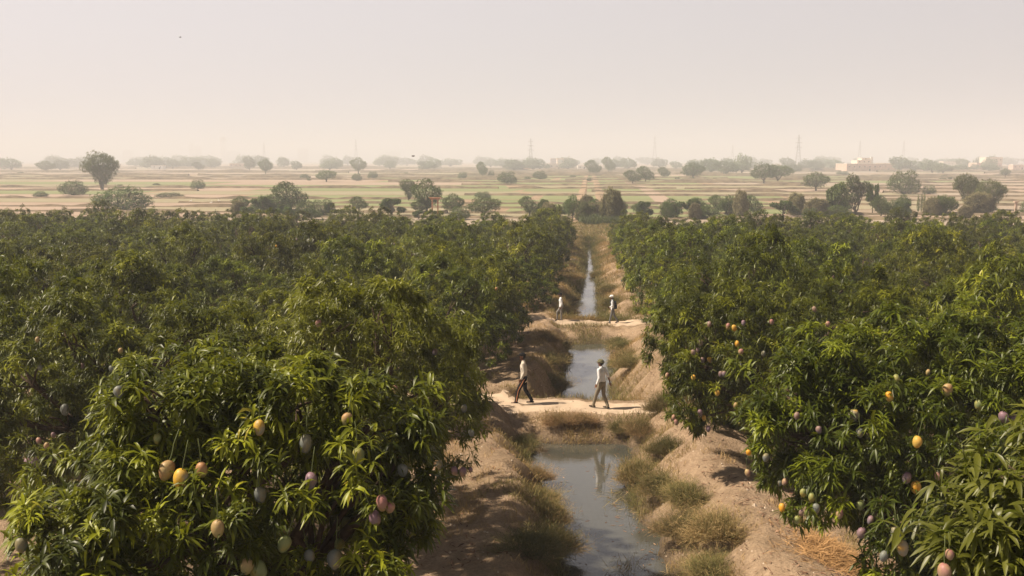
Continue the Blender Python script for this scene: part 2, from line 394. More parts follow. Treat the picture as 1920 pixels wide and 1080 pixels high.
def tufts(lobes, n, rng, per=9, rad=.30, thick=.35, bump=.2):
    m = n // per
    P0, N0 = shell(lobes, m, rng, thick, bump)
    k = np.repeat(np.arange(m), per); nn = len(k)
    off = unit(rng.normal(0, 1, (nn, 3))) * rad * rng.uniform(.3, 1.15, (nn, 1)) * rng.uniform(.6, 1.4, (m, 1))[k]
    inward = (off * N0[k]).sum(1) < -.3 * rad
    off[inward] *= -.6
    P = P0[k] + off * (1, 1, .8)
    N = unit(unit(off) * .6 + N0[k] * .6 + np.array((0, 0, .45)) + rng.normal(0, .15, (nn, 3)))
    base = rng.beta(1.5, 2.3, m) * .85
    base[rng.uniform(0, 1, m) < .05] = .93
    r = np.clip(base[k] + rng.normal(0, .08, nn) + .2 * fbm(P[:, 0] * .8, P[:, 1] * .8 + P[:, 2], 77), 0, .97)
    return P, N, r
def tubes(chains, sides=7, mat=None, name='trunk', parent=None):
    V = []; Fs = []; 
    for pts, rad in chains:
        pts = np.array(pts, float); n = len(pts); b0 = len(V)
        for i in range(n):
            t = pts[min(i + 1, n - 1)] - pts[max(i - 1, 0)]; t = t / np.linalg.norm(t)
            a = np.cross(t, (0.3, 1, .1)); a /= np.linalg.norm(a); b = np.cross(t, a)
            for s in range(sides):
                an = 2 * math.pi * s / sides
                V.append(pts[i] + rad[i] * (a * math.cos(an) + b * math.sin(an)))
        for i in range(n - 1):
            for s in range(sides):
                s2 = (s + 1) % sides
                Fs.append((b0 + i * sides + s, b0 + i * sides + s2, b0 + (i + 1) * sides + s2, b0 + (i + 1) * sides + s))
        Fs.append(tuple(b0 + (n - 1) * sides + s for s in range(sides)))
    return link_mesh(name, V, Fs, mat, parent, smooth=True)
def bend(p0, p1, r0, r1, rng, n=5, wob=.08):
    p0 = np.array(p0, float); p1 = np.array(p1, float); L = np.linalg.norm(p1 - p0)
    pts = [p0 + (p1 - p0) * t + (rng.normal(0, wob * L, 3) * math.sin(math.pi * t)) + np.array((0, 0, .12 * L * math.sin(math.pi * t))) for t in np.linspace(0, 1, n)]
    return pts, list(np.linspace(r0, r1, n))
def trunk_for(lobes, fork, r, rng, base=(0, 0, 0), nlimb=8):
    base = np.array(base, float); fork = np.array(fork, float)
    ch = [([base - (0, 0, .3), base + (0, 0, .05), base + (fork - base) * .5 + rng.normal(0, .04, 3), fork], [r * 1.7, r * 1.25, r, r * .85])]
    idxs = rng.permutation(len(lobes))[:nlimb]
    for i in idxs:
        l = np.array(lobes[i]); tip = l[:3]
        p, rr = bend(fork - (0, 0, .1), tip, r * .6, r * .16, rng); ch.append((p, rr))
        for q in range(4):
            d = unit(rng.normal(0, 1, 3)); d[2] = abs(d[2]) * .6
            st = p[3 if q % 2 else 2]
            p2, r2 = bend(st, tip + d * l[3:] * .45, r * .2, r * .05, rng, 4); ch.append((p2, r2))
    return ch

# mango fruit prototype (unit: 1 high)
def fruit_mesh():
    bm = bmesh.new(); bmesh.ops.create_uvsphere(bm, u_segments=14, v_segments=10, radius=.5)
    for v in bm.verts:
        z = v.co.z; k = 1.0 + .12 * (z * 2) ; v.co.x = v.co.x * .76 * k + .06 * (z * z * 4) ; v.co.y *= .66 * k
        if z < -.3: v.co.x -= .05
    me = bpy.data.meshes.new('mango'); bm.to_mesh(me); bm.free()
    me.polygons.foreach_set('use_smooth', [True] * len(me.polygons)); return me
FM = fruit_mesh(); FMESH = {}
for k, (m, lab) in FRUIT.items():
    me = FM.copy(); me.materials.append(m); FMESH[k] = me
_st = tubes([([(0, 0, .46), (.03, 0, .8), (-.02, .03, 1.3), (0, 0, 2.0)], [.035, .03, .03, .025])], 5, M_STALK, 'stalk')
STALK = _st.data; bpy.data.objects.remove(_st)
def add_mango(root, loc, size, kind, rng, stalk=True):
    o = bpy.data.objects.new('mango', FMESH[kind]); COL.objects.link(o); adopt(root, o)
    o.location = loc; o.scale = (size,) * 3; o.rotation_euler = (rng.normal(0, .18), rng.normal(0, .18), rng.uniform(0, 6.28))
    o['label'] = FRUIT[kind][1]
    if stalk:
        s = bpy.data.objects.new('stalk', STALK); COL.objects.link(s); adopt(o, s)
    return o

# ------------------------------------------------------------------ near mango trees, each with a crown of its own
def near_tree(name_label, base, lobes_px, nwh, L, nl, segs, fold, mangos, seed, mat=M_LEAF, young=0.0, fork_z=1.8, r=.16, extra=(), young_at=()):
    rng = np.random.default_rng(seed)
    lobes = []
    for (x, y, rp, dep) in lobes_px:
        p = unproj(x, y, dep); rr = rp * dep / F
        lobes.append((*p, rr, rr * 1.05, rr * .95))
    lobes += list(extra)
    lobes = np.array(lobes)
    zb = float(terrain(np.array([base[0]]), np.array([base[1]]))[0])
    root = empty('mango_tree', (base[0], base[1], zb)); tag(root, name_label, 'mango tree')
    off = np.array((base[0], base[1], zb))
    P, N, rnd = tufts(lobes, nwh, rng, 9, .22, .55, .28)
    keep = P[:, 2] > zb + .25; P, N, rnd = P[keep], N[keep], rnd[keep]
    V, Fc, fr = whorls(P, N, nl, L * .9, rng, .55, segs, fold, wl=.19, rnd=rnd)
    cr = link_mesh('crown', V - off, Fc, mat, face_rnd=fr); adopt(root, cr)
    # a few flushes of pale young leaves on top
    ll = lobes.copy(); ll[:, :3] -= off
    ctr = ll[:, :3].mean(0)
    tk = tubes(trunk_for(ll, (ctr[0] * .5, ctr[1] * .5, fork_z), r, rng, nlimb=min(10, len(ll))), 7, M_BARK, 'trunk'); adopt(root, tk)
    # fruit hung just in front of the leaves where the photograph shows it
    X, Y, Dp = project(V)
    for (mx, my, sz, kind) in mangos:
        near = np.hypot(X - mx, Y - my) < max(sz * 1.1, 12)
        dep = np.percentile(Dp[near], 3) - .03 if near.sum() > 12 else np.median(Dp)
        p = unproj(mx, my, dep)
        s = sz * dep / F * 1.33
        add_mango(root, p - off, s, kind, rng)
    return root

T1 = near_tree('large mango tree filling the lower left, hung with big peach and grey mangoes', (-4.4, 11.5),
  [(430,745,95,10.8),(330,790,115,10.4),(560,770,115,10.7),(690,800,105,10.9),(740,865,70,10.9),(600,920,190,10.9),(420,930,180,10.6),
   (270,950,135,10.1),(140,1040,120,9.7),(560,1090,220,10.7),(712,1010,92,10.9),(300,1120,220,10.2),(270,745,55,10.2),(770,950,40,10.8)],
  6600, .22, 9, 3, .25,
  [(486,802,24,'half'),(573,832,28,'grey'),(650,786,20,'peach'),(672,855,26,'green'),(312,882,30,'peach'),(339,898,30,'half'),(378,881,24,'peach'),
   (583,901,24,'mauve'),(488,928,24,'grey'),(408,991,27,'peach'),(463,1062,24,'peach'),(484,1070,32,'green'),(716,944,25,'pink'),(731,952,18,'pink'),
   (703,972,23,'mauve'),(755,882,20,'grey'),(533,1020,27,'green'),(580,1043,21,'grey'),(627,1049,30,'grey'),(637,1022,20,'green'),(650,982,20,'green'),
   (40,1022,22,'grey'),(295,823,16,'green'),(222,735,18,'grey')], 21,
   extra=[(-4.6, 11.9, 4.3, 2.1, 2.1, 1.6)], fork_z=2.4, r=.2)
T2 = near_tree('mango tree behind the large lower left tree, drooping beside the near path', (-5.6, 21.3),
  [(640,610,80,19.6),(740,625,110,20.2),(830,660,85,20.4),(850,740,62,20.2),(700,720,140,20.4),(835,815,62,19.6),(780,770,90,19.8),(590,660,90,20.6),(860,850,35,19.3),(650,575,62,19.6),(680,840,110,20.2),(605,600,60,19.5),(710,590,60,19.8)],
  6000, .23, 8, 2, .25,
  [(739,731,14,'pink'),(815,660,10,'mauve'),(597,607,12,'pink'),(852,883,15,'mauve'),(868,885,15,'mauve'),(882,881,9,'mauve'),(870,766,12,'grey'),(824,872,13,'grey'),(820,746,10,'grey'),(884,812,11,'grey')], 22, mat=M_LEAF2,
   extra=[(-5.4, 22, 3.4, 2.6, 2.4, 1.9)])
T3 = near_tree('shaded mango tree at the left edge behind the large lower left tree', (-11.3, 22.5),
  [(50,700,110,21),(180,670,100,21.5),(300,700,110,21.6),(90,800,110,20.8),(30,870,75,20.3),(380,640,90,22),(230,760,80,21),(120,620,90,21.8),(-60,800,130,20.6),(310,770,60,21.5)],
  6000, .23, 8, 2, .25,
  [(226,658,9,'peach'),(210,692,12,'grey'),(195,745,9,'grey'),(122,768,18,'grey'),(75,690,9,'grey'),(73,827,11,'pink'),(87,836,11,'pink'),(52,868,14,'mauve'),(65,864,14,'mauve'),
   (70,637,9,'pink'),(335,673,8,'grey'),(155,686,9,'mauve'),(100,816,9,'mauve')], 23,
   extra=[(-11.3, 23, 3.2, 3.0, 2.4, 1.9)])
R1 = near_tree('young bright leaved mango tree cut off by the lower right corner', (4.2, 6.6),
  [(1900,895,75,6.4),(1965,975,120,6.3),(1850,1010,80,6.3),(1800,1070,55,6.2),(2050,900,150,6.6),(1930,1140,150,6.2),(2050,1100,170,6.4)],
  1900, .21, 10, 4, .28, [(1771,1073,26,'pink'),(1781,1040,16,'pink')], 24, mat=M_LEAFY, fork_z=3.2, r=.12,
  extra=[(4.3, 6.7, 5.2, 1.2, 1.1, .9)])
R2 = near_tree('broad sunlit mango tree on the right bank, full of yellow and mauve mangoes', (6.6, 16.4),
  [(1475,745,75,15.8),(1560,700,100,16.2),(1700,690,115,16.6),(1850,700,130,16.6),(1500,840,90,15.5),(1620,820,125,15.4),(1760,830,140,15.4),(1900,850,150,15.7),
   (1560,905,70,15),(1690,940,105,14.8),(1820,950,100,14.9),(1660,1045,50,14.6),(1765,1060,65,14.4),(1500,925,38,14.9),(1430,800,45,15.4),(2020,760,160,16.6)],
  8200, .23, 9, 3, .25,
  [(1776,731,19,'peach'),(1668,744,16,'yellow'),(1681,710,13,'green'),(1600,779,19,'half'),(1494,780,12,'mauve'),(1535,806,12,'mauve'),(1835,759,16,'green'),(1882,783,19,'mauve'),
   (1901,785,15,'mauve'),(1720,829,18,'yellow'),(1700,896,17,'mauve'),(1717,914,20,'yellow'),(1759,892,14,'pink'),(1404,849,10,'yellow'),(1436,858,13,'grey'),(1402,887,12,'pink'),
   (1471,904,11,'pink'),(1462,906,9,'grey'),(1506,924,13,'green'),(1522,933,15,'green'),(1531,953,14,'grey'),(1466,952,13,'yellow'),(1502,962,10,'mauve'),(1496,975,15,'green'),
   (1574,964,14,'pink'),(1613,947,15,'green'),(1632,975,13,'mauve'),(1615,1000,18,'mauve'),(1680,1000,21,'grey'),(1692,1027,25,'half'),(1657,1043,17,'grey'),(1800,880,14,'grey'),(1612,812,14,'grey'),(1740,698,9,'peach')], 25,
   extra=[(7.0, 17.2, 3.4, 3.4, 2.6, 1.8)])
R3 = near_tree('right bank mango tree by the near path, lowest branch heavy with mauve mangoes', (5.6, 26.6),
  [(1310,620,78,26.2),(1400,600,85,26.8),(1300,745,45,24.8),(1325,780,26,24.6),(1370,680,85,25.8),(1480,640,90,26.8),(1250,655,42,26.2),(1450,700,60,26),(1560,620,80,27),(1275,700,35,25),(1640,600,90,27.5)],
  6500, .24, 8, 2, .25,
  [(1330,608,9,'mauve'),(1365,612,10,'pink'),(1377,615,10,'yellow'),(1394,606,9,'mauve'),(1313,643,10,'mauve'),(1300,661,9,'mauve'),(1308,657,9,'mauve'),(1331,675,10,'half'),(1317,675,9,'mauve'),
   (1352,702,10,'mauve'),(1358,701,9,'mauve'),(1382,645,10,'yellow'),(1389,660,10,'pink'),(1431,663,9,'grey'),(1447,604,9,'pink'),(1251,704,8,'pink'),(1263,783,9,'pink'),(1268,792,9,'pink'),
   (1313,774,11,'mauve'),(1300,708,9,'yellow'),(1328,804,10,'mauve'),(1320,784,9,'yellow'),(1379,760,9,'peach'),(1345,737,9,'yellow'),(1383,713,9,'green'),(1527,580,9,'mauve'),(1568,638,9,'pink'),(1568,652,9,'mauve'),(1552,608,9,'pink')], 26,
   extra=[(6.2, 27.2, 2.9, 3.2, 2.6, 2.0)])

# ------------------------------------------------------------------ orchard prototypes and copies
def orchard_proto(seed, nwh, nl, segs, fold, L, wl):
    rng = np.random.default_rng(seed)
    lobes = [(0, 0, 2.7, 2.2, 2.2, 1.75)]
    for k in range(13):
        an = k * 2.4 + rng.uniform(-.3, .3); t = rng.uniform(.15, 1)
        rr = 2.3 * math.sqrt(t); z = 4.35 - 2.3 * t + rng.uniform(-.45, .6)
        s = rng.uniform(.6, 1.15); lobes.append((rr * math.cos(an), rr * math.sin(an), z, s, s, s * .85))
    for k in range(8):
        an = k * .8 + rng.uniform(-.3, .3); s = rng.uniform(.7, 1.1)
        lobes.append((2.4 * math.cos(an), 2.4 * math.sin(an), rng.uniform(1.2, 2.0), s, s, s * .9))
    P, N, rnd = tufts(lobes, nwh, rng, 9, .34, .35, .26)
    k = P[:, 2] > .4; P, N, rnd = P[k], N[k], rnd[k]
    V, Fc, fr = whorls(P, N, nl, L, rng, .5, segs, fold, wl=wl, rnd=rnd)
    root = empty('mango_tree', (0, 0, 0))
    adopt(root, link_mesh('crown', V, Fc, M_LEAF, face_rnd=fr))
    adopt(root, tubes(trunk_for(np.array(lobes), (0, 0, 1.3), .15, rng), 6, M_BARK, 'trunk'))
    return root, P, N
MID = [orchard_proto(100 + k, 3400, 7, 2, .25, .25, .22) for k in range(4)]
FAR = [orchard_proto(200 + k, 2000, 6, 2, 0, .29, .27) for k in range(4)]
KINDS = list(FRUIT)
def plant(x, y, rz, sc, first_used, pool, label, nm, rng):
    k = rng.integers(len(pool)); root, P, N = pool[k]
    z = float(zbase(y)) - .05
    key = root.name
    r = dup(root, (x, y, z), rz, (sc[0], sc[0], sc[1]))
    tag(r, label, 'mango tree')
    # fruit on the outside of the crown
    face = np.array((math.cos(-rz) * 0 + math.sin(-rz) * 1, -math.cos(-rz), 0))
    for _ in range(nm):
        for _t in range(30):
            i = rng.integers(len(P)); nrm = N[i]
            wn = np.array((math.cos(rz) * nrm[0] - math.sin(rz) * nrm[1], math.sin(rz) * nrm[0] + math.cos(rz) * nrm[1]))
            if wn[1] < -.3: break
        p = P[i] + unit(nrm * (1, 1, 0) + 1e-6) * .28 - (0, 0, .25)
        q = add_mango(r, p, .16, ['mauve', 'mauve', 'pink', 'peach', 'grey', 'yellow'][rng.integers(6)], rng, False)
        q.scale = (.16 / sc[0], .16 / sc[0], .16 / sc[1])
    return r
rng = np.random.default_rng(55)
spots = []
def hgt(Y): return np.interp(Y, [20, 35, 70, 128], [1.06, .98, .88, .75])
for side in (-1, 1):
    for j in range(16):
        for i in range(14):
            Y = 31 + 6.5 * j + rng.normal(0, .4); X = side * (5.45 + 6.5 * i) + rng.normal(0, .4)
            if i: Y += rng.normal(0, .5)
            if side < 0:
                if i == 0: X = -6.9 if j == 0 else ((-7.6 if 51 < Y < 63 else -6.2) if Y < 63 else -5.0) + rng.normal(0, .12)
                if i == 0 and j == 1: Y = 40.3
                if i == 0 and j == 2: Y = 46.0
                if X < -(0.61 * Y + 4): continue
            else:
                if i == 0: X = (5.9 if Y < 60 else 5.3) + rng.normal(0, .15)
                if X > 0.455 * Y + 4: continue
            spots.append((side, i, X, Y, j))
spots.append((-1, 2, -17.2, 24.5, -1)); spots.append((1, 1, 12.2, 24.5, -1)); spots.append((1, 1, 12.6, 30, -1))
ORD = ['first', 'second', 'third', 'fourth', 'fifth', 'sixth', 'seventh', 'eighth', 'ninth', 'tenth', 'eleventh', 'twelfth', 'thirteenth', 'fourteenth', 'fifteenth', 'sixteenth', 'seventeenth']
for side, i, X, Y, j in spots:
    pool = MID if Y < 62 else FAR
    h = hgt(Y) * rng.uniform(.76, 1.24)
    if Y > 115: h *= rng.uniform(.85, 1.1)
    rad = rng.uniform(.84, 1.08) if i else rng.uniform(.94, 1.02)
    sd_ = 'left' if side < 0 else 'right'
    if i == 0:
        lab = 'mango tree in the %s bank row along the ditch, %s beyond the near path' % (sd_, ORD[j])
        if side > 0 and Y < 70: rad = .98
    else:
        lab = 'dark green mango tree in the orchard %s of the ditch behind the bank row' % sd_
    nm = 0
    if Y < 75: nm = int(rng.integers(2, 6)) if side > 0 else int(rng.integers(1, 4))
    elif Y < 100 and i < 5: nm = int(rng.integers(0, 3))
    r = plant(X, Y, rng.uniform(0, 6.28), (rad, h), None, pool, lab, nm, rng)
    r['group'] = ('mango trees in the bank row %s of the ditch' if i == 0 else 'mango trees in the orchard %s of the ditch') % sd_
for root, _, _ in MID + FAR:                    # prototypes are not part of the place
    for ch in KIDS[root.name]: bpy.data.objects.remove(ch)
    bpy.data.objects.remove(root)

# ------------------------------------------------------------------ field trees (unit size prototypes: 1 high, 1 wide)
def unit_tree(kind, seed):
    rng = np.random.default_rng(seed); mat = M_BUSH; bark = M_BARK2; L = .035; wl = .5; n = 1900
    if kind == 'round':
        lobes = [(0, 0, .54, .38, .38, .38)] + [(.30 * math.cos(a), .30 * math.sin(a), rng.uniform(.28, .74), .20, .20, .17) for a in np.arange(0, 6.2, .8)] + [(rng.uniform(-.12, .12), .0, .84, .2, .2, .14)]
        fork = .28
    elif kind == 'umbrella':
        lobes = [(0, 0, .62, .40, .40, .32)] + [(.33 * math.cos(a), .33 * math.sin(a), rng.uniform(.36, .70), .20, .20, .17) for a in np.arange(0, 6.2, .7)]
        fork = .22; mat = M_BUSH
    elif kind == 'acacia':
        lobes = [(0, 0, .74, .42, .42, .23), (.06, 0, .55, .36, .36, .25), (.05, 0, .36, .24, .24, .20)] + [(.34 * math.cos(a), .34 * math.sin(a), rng.uniform(.52, .80), .17, .17, .13) for a in np.arange(0, 6.2, .9)]
        fork = .12; mat = M_ACACIA; n = 2600; wl = .3; L = .045
    elif kind == 'bush':
        lobes = [(0, 0, .42, .42, .42, .42)] + [(.36 * math.cos(a), .36 * math.sin(a), rng.uniform(.2, .5), .18, .18, .24) for a in np.arange(0, 6.2, .7)] + [(.2, 0, .75, .2, .2, .2), (-.2, .1, .7, .2, .2, .2)]
        fork = .08; n = 2300
    elif kind == 'wispy':
        lobes = [(0, 0, .55, .34, .34, .44), (.12, 0, .78, .22, .22, .2), (-.18, 0, .45, .24, .24, .3), (.2, .1, .4, .24, .24, .3), (0, 0, .2, .3, .3, .2)]
        fork = .1; mat = M_WISP; n = 3000; wl = .16; L = .08
    elif kind == 'open':
        lobes = [(-.05, 0, .74, .22, .22, .20), (.28, 0, .66, .17, .17, .13), (-.30, 0, .50, .18, .18, .14), (.10, .1, .52, .2, .2, .12), (-.1, -.1, .38, .22, .2, .1), (-.32, .1, .3, .16, .16, .12)]
        fork = .2; mat = M_ACACIA; n = 1900
    elif kind == 'sparse':
        lobes = [(rng.uniform(-.33, .33), rng.uniform(-.3, .3), rng.uniform(.3, .85), .15, .15, .12) for _ in range(9)]
        fork = .25; n = 1100; L = .06
    elif kind == 'column':
        lobes = [(0, 0, .55, .42, .42, .45)]
        fork = .1; n = 500; L = .06
        mat = M_BRIGHT
    elif kind == 'bright':
        lobes = [(0, 0, .5, .4, .4, .4)] + [(.34 * math.cos(a), .34 * math.sin(a), rng.uniform(.4, .7), .2, .2, .2) for a in np.arange(0, 6.2, 1)]
        fork = .2; mat = M_BRIGHT; L = .06; n = 1500
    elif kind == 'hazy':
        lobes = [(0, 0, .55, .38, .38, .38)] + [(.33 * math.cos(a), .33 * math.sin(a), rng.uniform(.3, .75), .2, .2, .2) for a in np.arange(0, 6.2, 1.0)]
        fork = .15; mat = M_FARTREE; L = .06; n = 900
    P, N = shell(lobes, n, rng, .5, .27, 3.2)
    P[:, 2] = np.maximum(P[:, 2], .02)
    N = unit(N + rng.normal(0, .35, N.shape) + np.array((0, 0, .25)))
    V, Fc, fr = whorls(P, N, 6, L, rng, .15, 1 if kind != 'wispy' else 2, 0, wl=wl)
    V[:, 2] = np.maximum(V[:, 2], 0)
    root = empty('tree'); adopt(root, link_mesh('crown', V, Fc, mat, face_rnd=fr))
    chs = trunk_for(np.array(lobes), (0, 0, fork), .028, rng)
    if kind in ('open', 'wispy', 'acacia'):
        chs += trunk_for(np.array(lobes), (.12, 0, fork + .12), .02, rng, base=(.03, 0, 0))
    adopt(root, tubes(chs, 5, bark, 'trunk'))
    return root
UT = {k: [unit_tree(k, 300 + i * 17 + s) for s in range(2)] for i, k in enumerate(['round', 'umbrella', 'acacia', 'bush', 'wispy', 'open', 'sparse', 'column', 'bright', 'hazy'])}
def ftree(kind, x, yt, yb, wpx, label, group=None, name=None, rng=np.random.default_rng(77)):
    z = -2.0
    p, sc = ground_at(x, yb, z)
    if p[1] < 150: z = float(zbase(p[1])); p, sc = ground_at(x, yb, z)
    h = (yb - yt) / sc; wd = wpx / sc
    # the prototypes fill about .95 of their unit box
    root = UT[kind][rng.integers(2)]
    r = dup(root, (p[0], p[1], z - .03), rng.uniform(-.5, .5) + (math.pi if kind == 'x' else 0), (wd * .98, wd * .98, h * 1.0))
    nm = name or ('bush' if kind in ('bush',) else 'tree')
    r.name = nm; tag(r, label, nm.replace('_', ' '), group)
    return r
ftree('acacia', 191, 284, 356, 70, 'tall dome headed acacia standing alone at the left, above a round bush', name='acacia_tree')
ftree('bush', 230, 346, 394, 104, 'broad dark green bush in front of the tall acacia, left side')
ftree('bush', 137, 336, 366, 52, 'hazy olive bush just left of the tall acacia')
ftree('round', 86, 301, 323, 38, 'pale hazed tree left of the tall acacia, far out on the plain')
ftree('bush', 76, 357, 369, 28, 'low scrubby bush on the far left field edge')
ftree('bush', 318, 360, 371, 52, 'low flat hedge bush right of the broad dark green bush')
ftree('bush', 371, 335, 354, 28, 'small faded round bush alone in the left fields')
ftree('round', 545, 338, 398, 72, 'dense dark rounded tree at the orchard edge, left of centre')
ftree('sparse', 493, 362, 400, 44, 'thin leaved small tree touching the dense dark rounded tree on its left')
ftree('round', 452, 366, 398, 36, 'small dark tree with a ball crown, left of the dense rounded tree')
ftree('umbrella', 612, 317, 341, 40, 'flat topped lone tree on a bare trunk in the left fields', name='umbrella_tree')
ftree('bush', 571, 325, 336, 18, 'tiny bush left of the flat topped lone tree')
ftree('round', 672, 294, 326, 34, 'hazy upright tree left of centre, behind the fields', name='tree')
ftree('bush', 669, 324, 339, 20, 'tiny bush under the hazy upright tree')
ftree('bush', 699, 320, 334, 20, 'tiny round bush right of the hazy upright tree')
ftree('round', 498, 297, 327, 30, 'hazy round tree among the far tree line, left')
ftree('round', 372, 303, 320, 26, 'small hazy tree on the far left plain')
ftree('round', 800, 333, 400, 62, 'big dark green tree with a bulky crown, left of the ditch line', name='tree')
ftree('acacia', 766, 335, 376, 34, 'brownish tree leaning behind the left side of the bulky dark tree')
ftree('sparse', 735, 367, 404, 62, 'spreading multi stemmed tree left of the bulky dark tree')
ftree('round', 673, 367, 396, 38, 'small dark tree at the orchard edge, left of the spreading one')
ftree('sparse', 620, 376, 404, 30, 'scrawny small tree at the orchard edge, below the flat topped tree')
ftree('round', 850, 361, 404, 46, 'leafy green tree right of the bulky dark tree')
ftree('bush', 862, 384, 412, 40, 'dusty shrub under the leafy green tree')
ftree('umbrella', 908, 366, 406, 66, 'wide low dark tree between the leafy green tree and the two slim trees')
ftree('bush', 905, 358, 372, 32, 'faded round shrub behind the wide low dark tree')
ftree('round', 904, 302, 332, 24, 'small green lollipop tree on a straight trunk in mid field')
ftree('bush', 951, 320, 344, 38, 'round bushy tree in mid field, right of the lollipop tree')
ftree('bush', 867, 322, 334, 18, 'tiny light green bush left of the lollipop tree')
ftree('bush', 921, 318, 332, 13, 'tiny bush right beside the lollipop tree')
ftree('bush', 1012, 319, 336, 28, 'small low tree in the fields in front of the village')
ftree('round', 992, 366, 406, 42, 'slim trunked open tree at the orchard edge, left of the ditch end')
ftree('sparse', 1020, 369, 406, 32, 'second slim trunked tree just right of the open one')
ftree('round', 1074, 363, 415, 34, 'tall leafy tree just left of the ditch end')
ftree('open', 1098, 374, 420, 44, 'leaning twin trunked tree standing over the end of the ditch')
ftree('round', 1120, 371, 408, 36, 'dark small crown tucked left of the tall wispy tree')
ftree('wispy', 1147, 354, 420, 54, 'tall wispy grey green tamarisk at the end of the ditch', name='tamarisk')
ftree('sparse', 1208, 373, 408, 40, 'open dusty tree right of the tall wispy one')
ftree('round', 1112, 299, 328, 36, 'round hazy tree right of the village')
ftree('round', 1141, 293, 324, 28, 'taller hazy tree right of the village, on a visible trunk')
ftree('round', 1186, 318, 344, 38, 'left one of a pair of rounded light green trees in mid field')
ftree('round', 1210, 310, 342, 36, 'right one of a pair of rounded light green trees in mid field')
ftree('round', 1245, 312, 334, 27, 'small round tree right of the light green pair')
ftree('bush', 1270, 331, 337, 10, 'tiny shrub between two round trees in mid field')
ftree('round', 1300, 303, 336, 48, 'broad round tree standing right of the light green pair')
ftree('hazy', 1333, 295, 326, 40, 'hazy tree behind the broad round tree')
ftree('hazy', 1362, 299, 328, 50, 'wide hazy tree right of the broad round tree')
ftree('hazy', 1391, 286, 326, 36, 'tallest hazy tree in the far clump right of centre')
ftree('umbrella', 1432, 302, 344, 52, 'left dark tree of a touching umbrella shaped pair', name='umbrella_tree')
ftree('umbrella', 1459, 306, 342, 54, 'right dark tree of a touching umbrella shaped pair', name='umbrella_tree')
ftree('round', 1530, 321, 358, 54, 'domed grey green tree left of the open branched tree', name='tree')
ftree('bush', 1694, 316, 364, 60, 'large domed shrubby acacia in the right fields', name='acacia_tree')
ftree('open', 1602, 322, 402, 66, 'open branched brown tree with a forked bare trunk, right of centre')
ftree('sparse', 1570, 334, 404, 50, 'thin beige leaved tree beside the forked bare trunk')
ftree('sparse', 1636, 334, 400, 30, 'slender tree right of the forked bare trunk')
ftree('round', 1653, 364, 402, 34, 'small dark tree under the slender one')
ftree('acacia', 1812, 325, 388, 54, 'feathery acacia at the right, left one of two', name='acacia_tree')
ftree('acacia', 1856, 336, 394, 58, 'feathery acacia at the right, right one of two', name='acacia_tree')
ftree('wispy', 1832, 362, 402, 66, 'dusty grey shrub at the foot of the two feathery acacias', name='bush')
ftree('round', 1262, 370, 408, 38, 'small tree at the orchard edge right of the ditch, thin trunk showing')
ftree('sparse', 1298, 368, 406, 60, 'dusty thin leaved tree at the orchard edge, wide crown')
ftree('round', 1310, 369, 402, 48, 'dark green rounded tree at the right orchard edge')
ftree('wispy', 1388, 357, 406, 34, 'dusty feathery tree between two dark crowns', name='tamarisk')
ftree('round', 1367, 364, 404, 42, 'dark crown left of the dusty feathery tree')
ftree('round', 1411, 364, 404, 40, 'dark crown right of the dusty feathery tree')
ftree('sparse', 1470, 370, 406, 54, 'sparse low tree at the right orchard edge')
ftree('wispy', 1492, 362, 404, 44, 'dull beige shrub behind the sparse low tree', name='bush')
ftree('wispy', 1532, 372, 406, 60, 'wide dry shrub left of the thin beige tree', name='bush')
ftree('sparse', 1692, 372, 406, 40, 'small scrawny tree below the large domed acacia')
ftree('bright', 1772, 363, 404, 42, 'bright yellow green small tree left of the feathery acacias')
ftree('wispy', 1748, 370, 404, 44, 'dull bush between the columnar plants and the bright tree', name='bush')
ftree('bush', 1742, 346, 364, 26, 'dark little tree standing behind the columnar plants')
for (x, yt, wd, nn) in ((1721, 366, 7, 'left'), (1727, 363, 6, 'middle'), (1732, 362, 6, 'right')):
    ftree('column', x, yt, 402, wd, 'narrow upright columnar plant, %s one of three' % nn, 'three columnar plants', 'columnar_plant')
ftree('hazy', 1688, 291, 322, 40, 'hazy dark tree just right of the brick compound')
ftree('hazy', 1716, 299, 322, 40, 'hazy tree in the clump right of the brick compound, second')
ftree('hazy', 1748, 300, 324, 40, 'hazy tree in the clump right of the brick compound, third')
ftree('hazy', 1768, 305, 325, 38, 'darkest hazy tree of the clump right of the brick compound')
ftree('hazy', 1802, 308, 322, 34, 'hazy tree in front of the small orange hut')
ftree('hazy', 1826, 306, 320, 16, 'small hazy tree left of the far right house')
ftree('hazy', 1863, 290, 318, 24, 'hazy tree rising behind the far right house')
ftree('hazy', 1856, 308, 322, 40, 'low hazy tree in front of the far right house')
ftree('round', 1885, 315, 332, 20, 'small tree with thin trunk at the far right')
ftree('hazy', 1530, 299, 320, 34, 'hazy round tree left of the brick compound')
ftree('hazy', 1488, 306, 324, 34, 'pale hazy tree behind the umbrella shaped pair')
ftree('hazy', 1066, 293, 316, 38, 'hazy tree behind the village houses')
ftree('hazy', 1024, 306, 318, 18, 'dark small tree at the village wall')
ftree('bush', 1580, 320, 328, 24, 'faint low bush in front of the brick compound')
rg = np.random.default_rng(5)
nh = 0
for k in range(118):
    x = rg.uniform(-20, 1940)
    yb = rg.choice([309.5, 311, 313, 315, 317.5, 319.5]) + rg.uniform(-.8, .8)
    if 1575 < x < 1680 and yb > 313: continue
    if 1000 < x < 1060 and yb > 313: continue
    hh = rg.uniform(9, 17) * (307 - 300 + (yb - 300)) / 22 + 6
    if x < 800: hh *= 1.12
    ftree('hazy', x, yb - hh, yb, rg.uniform(22, 46), 'pale tree fading into the haze of the far tree line', 'hazed trees along the horizon')
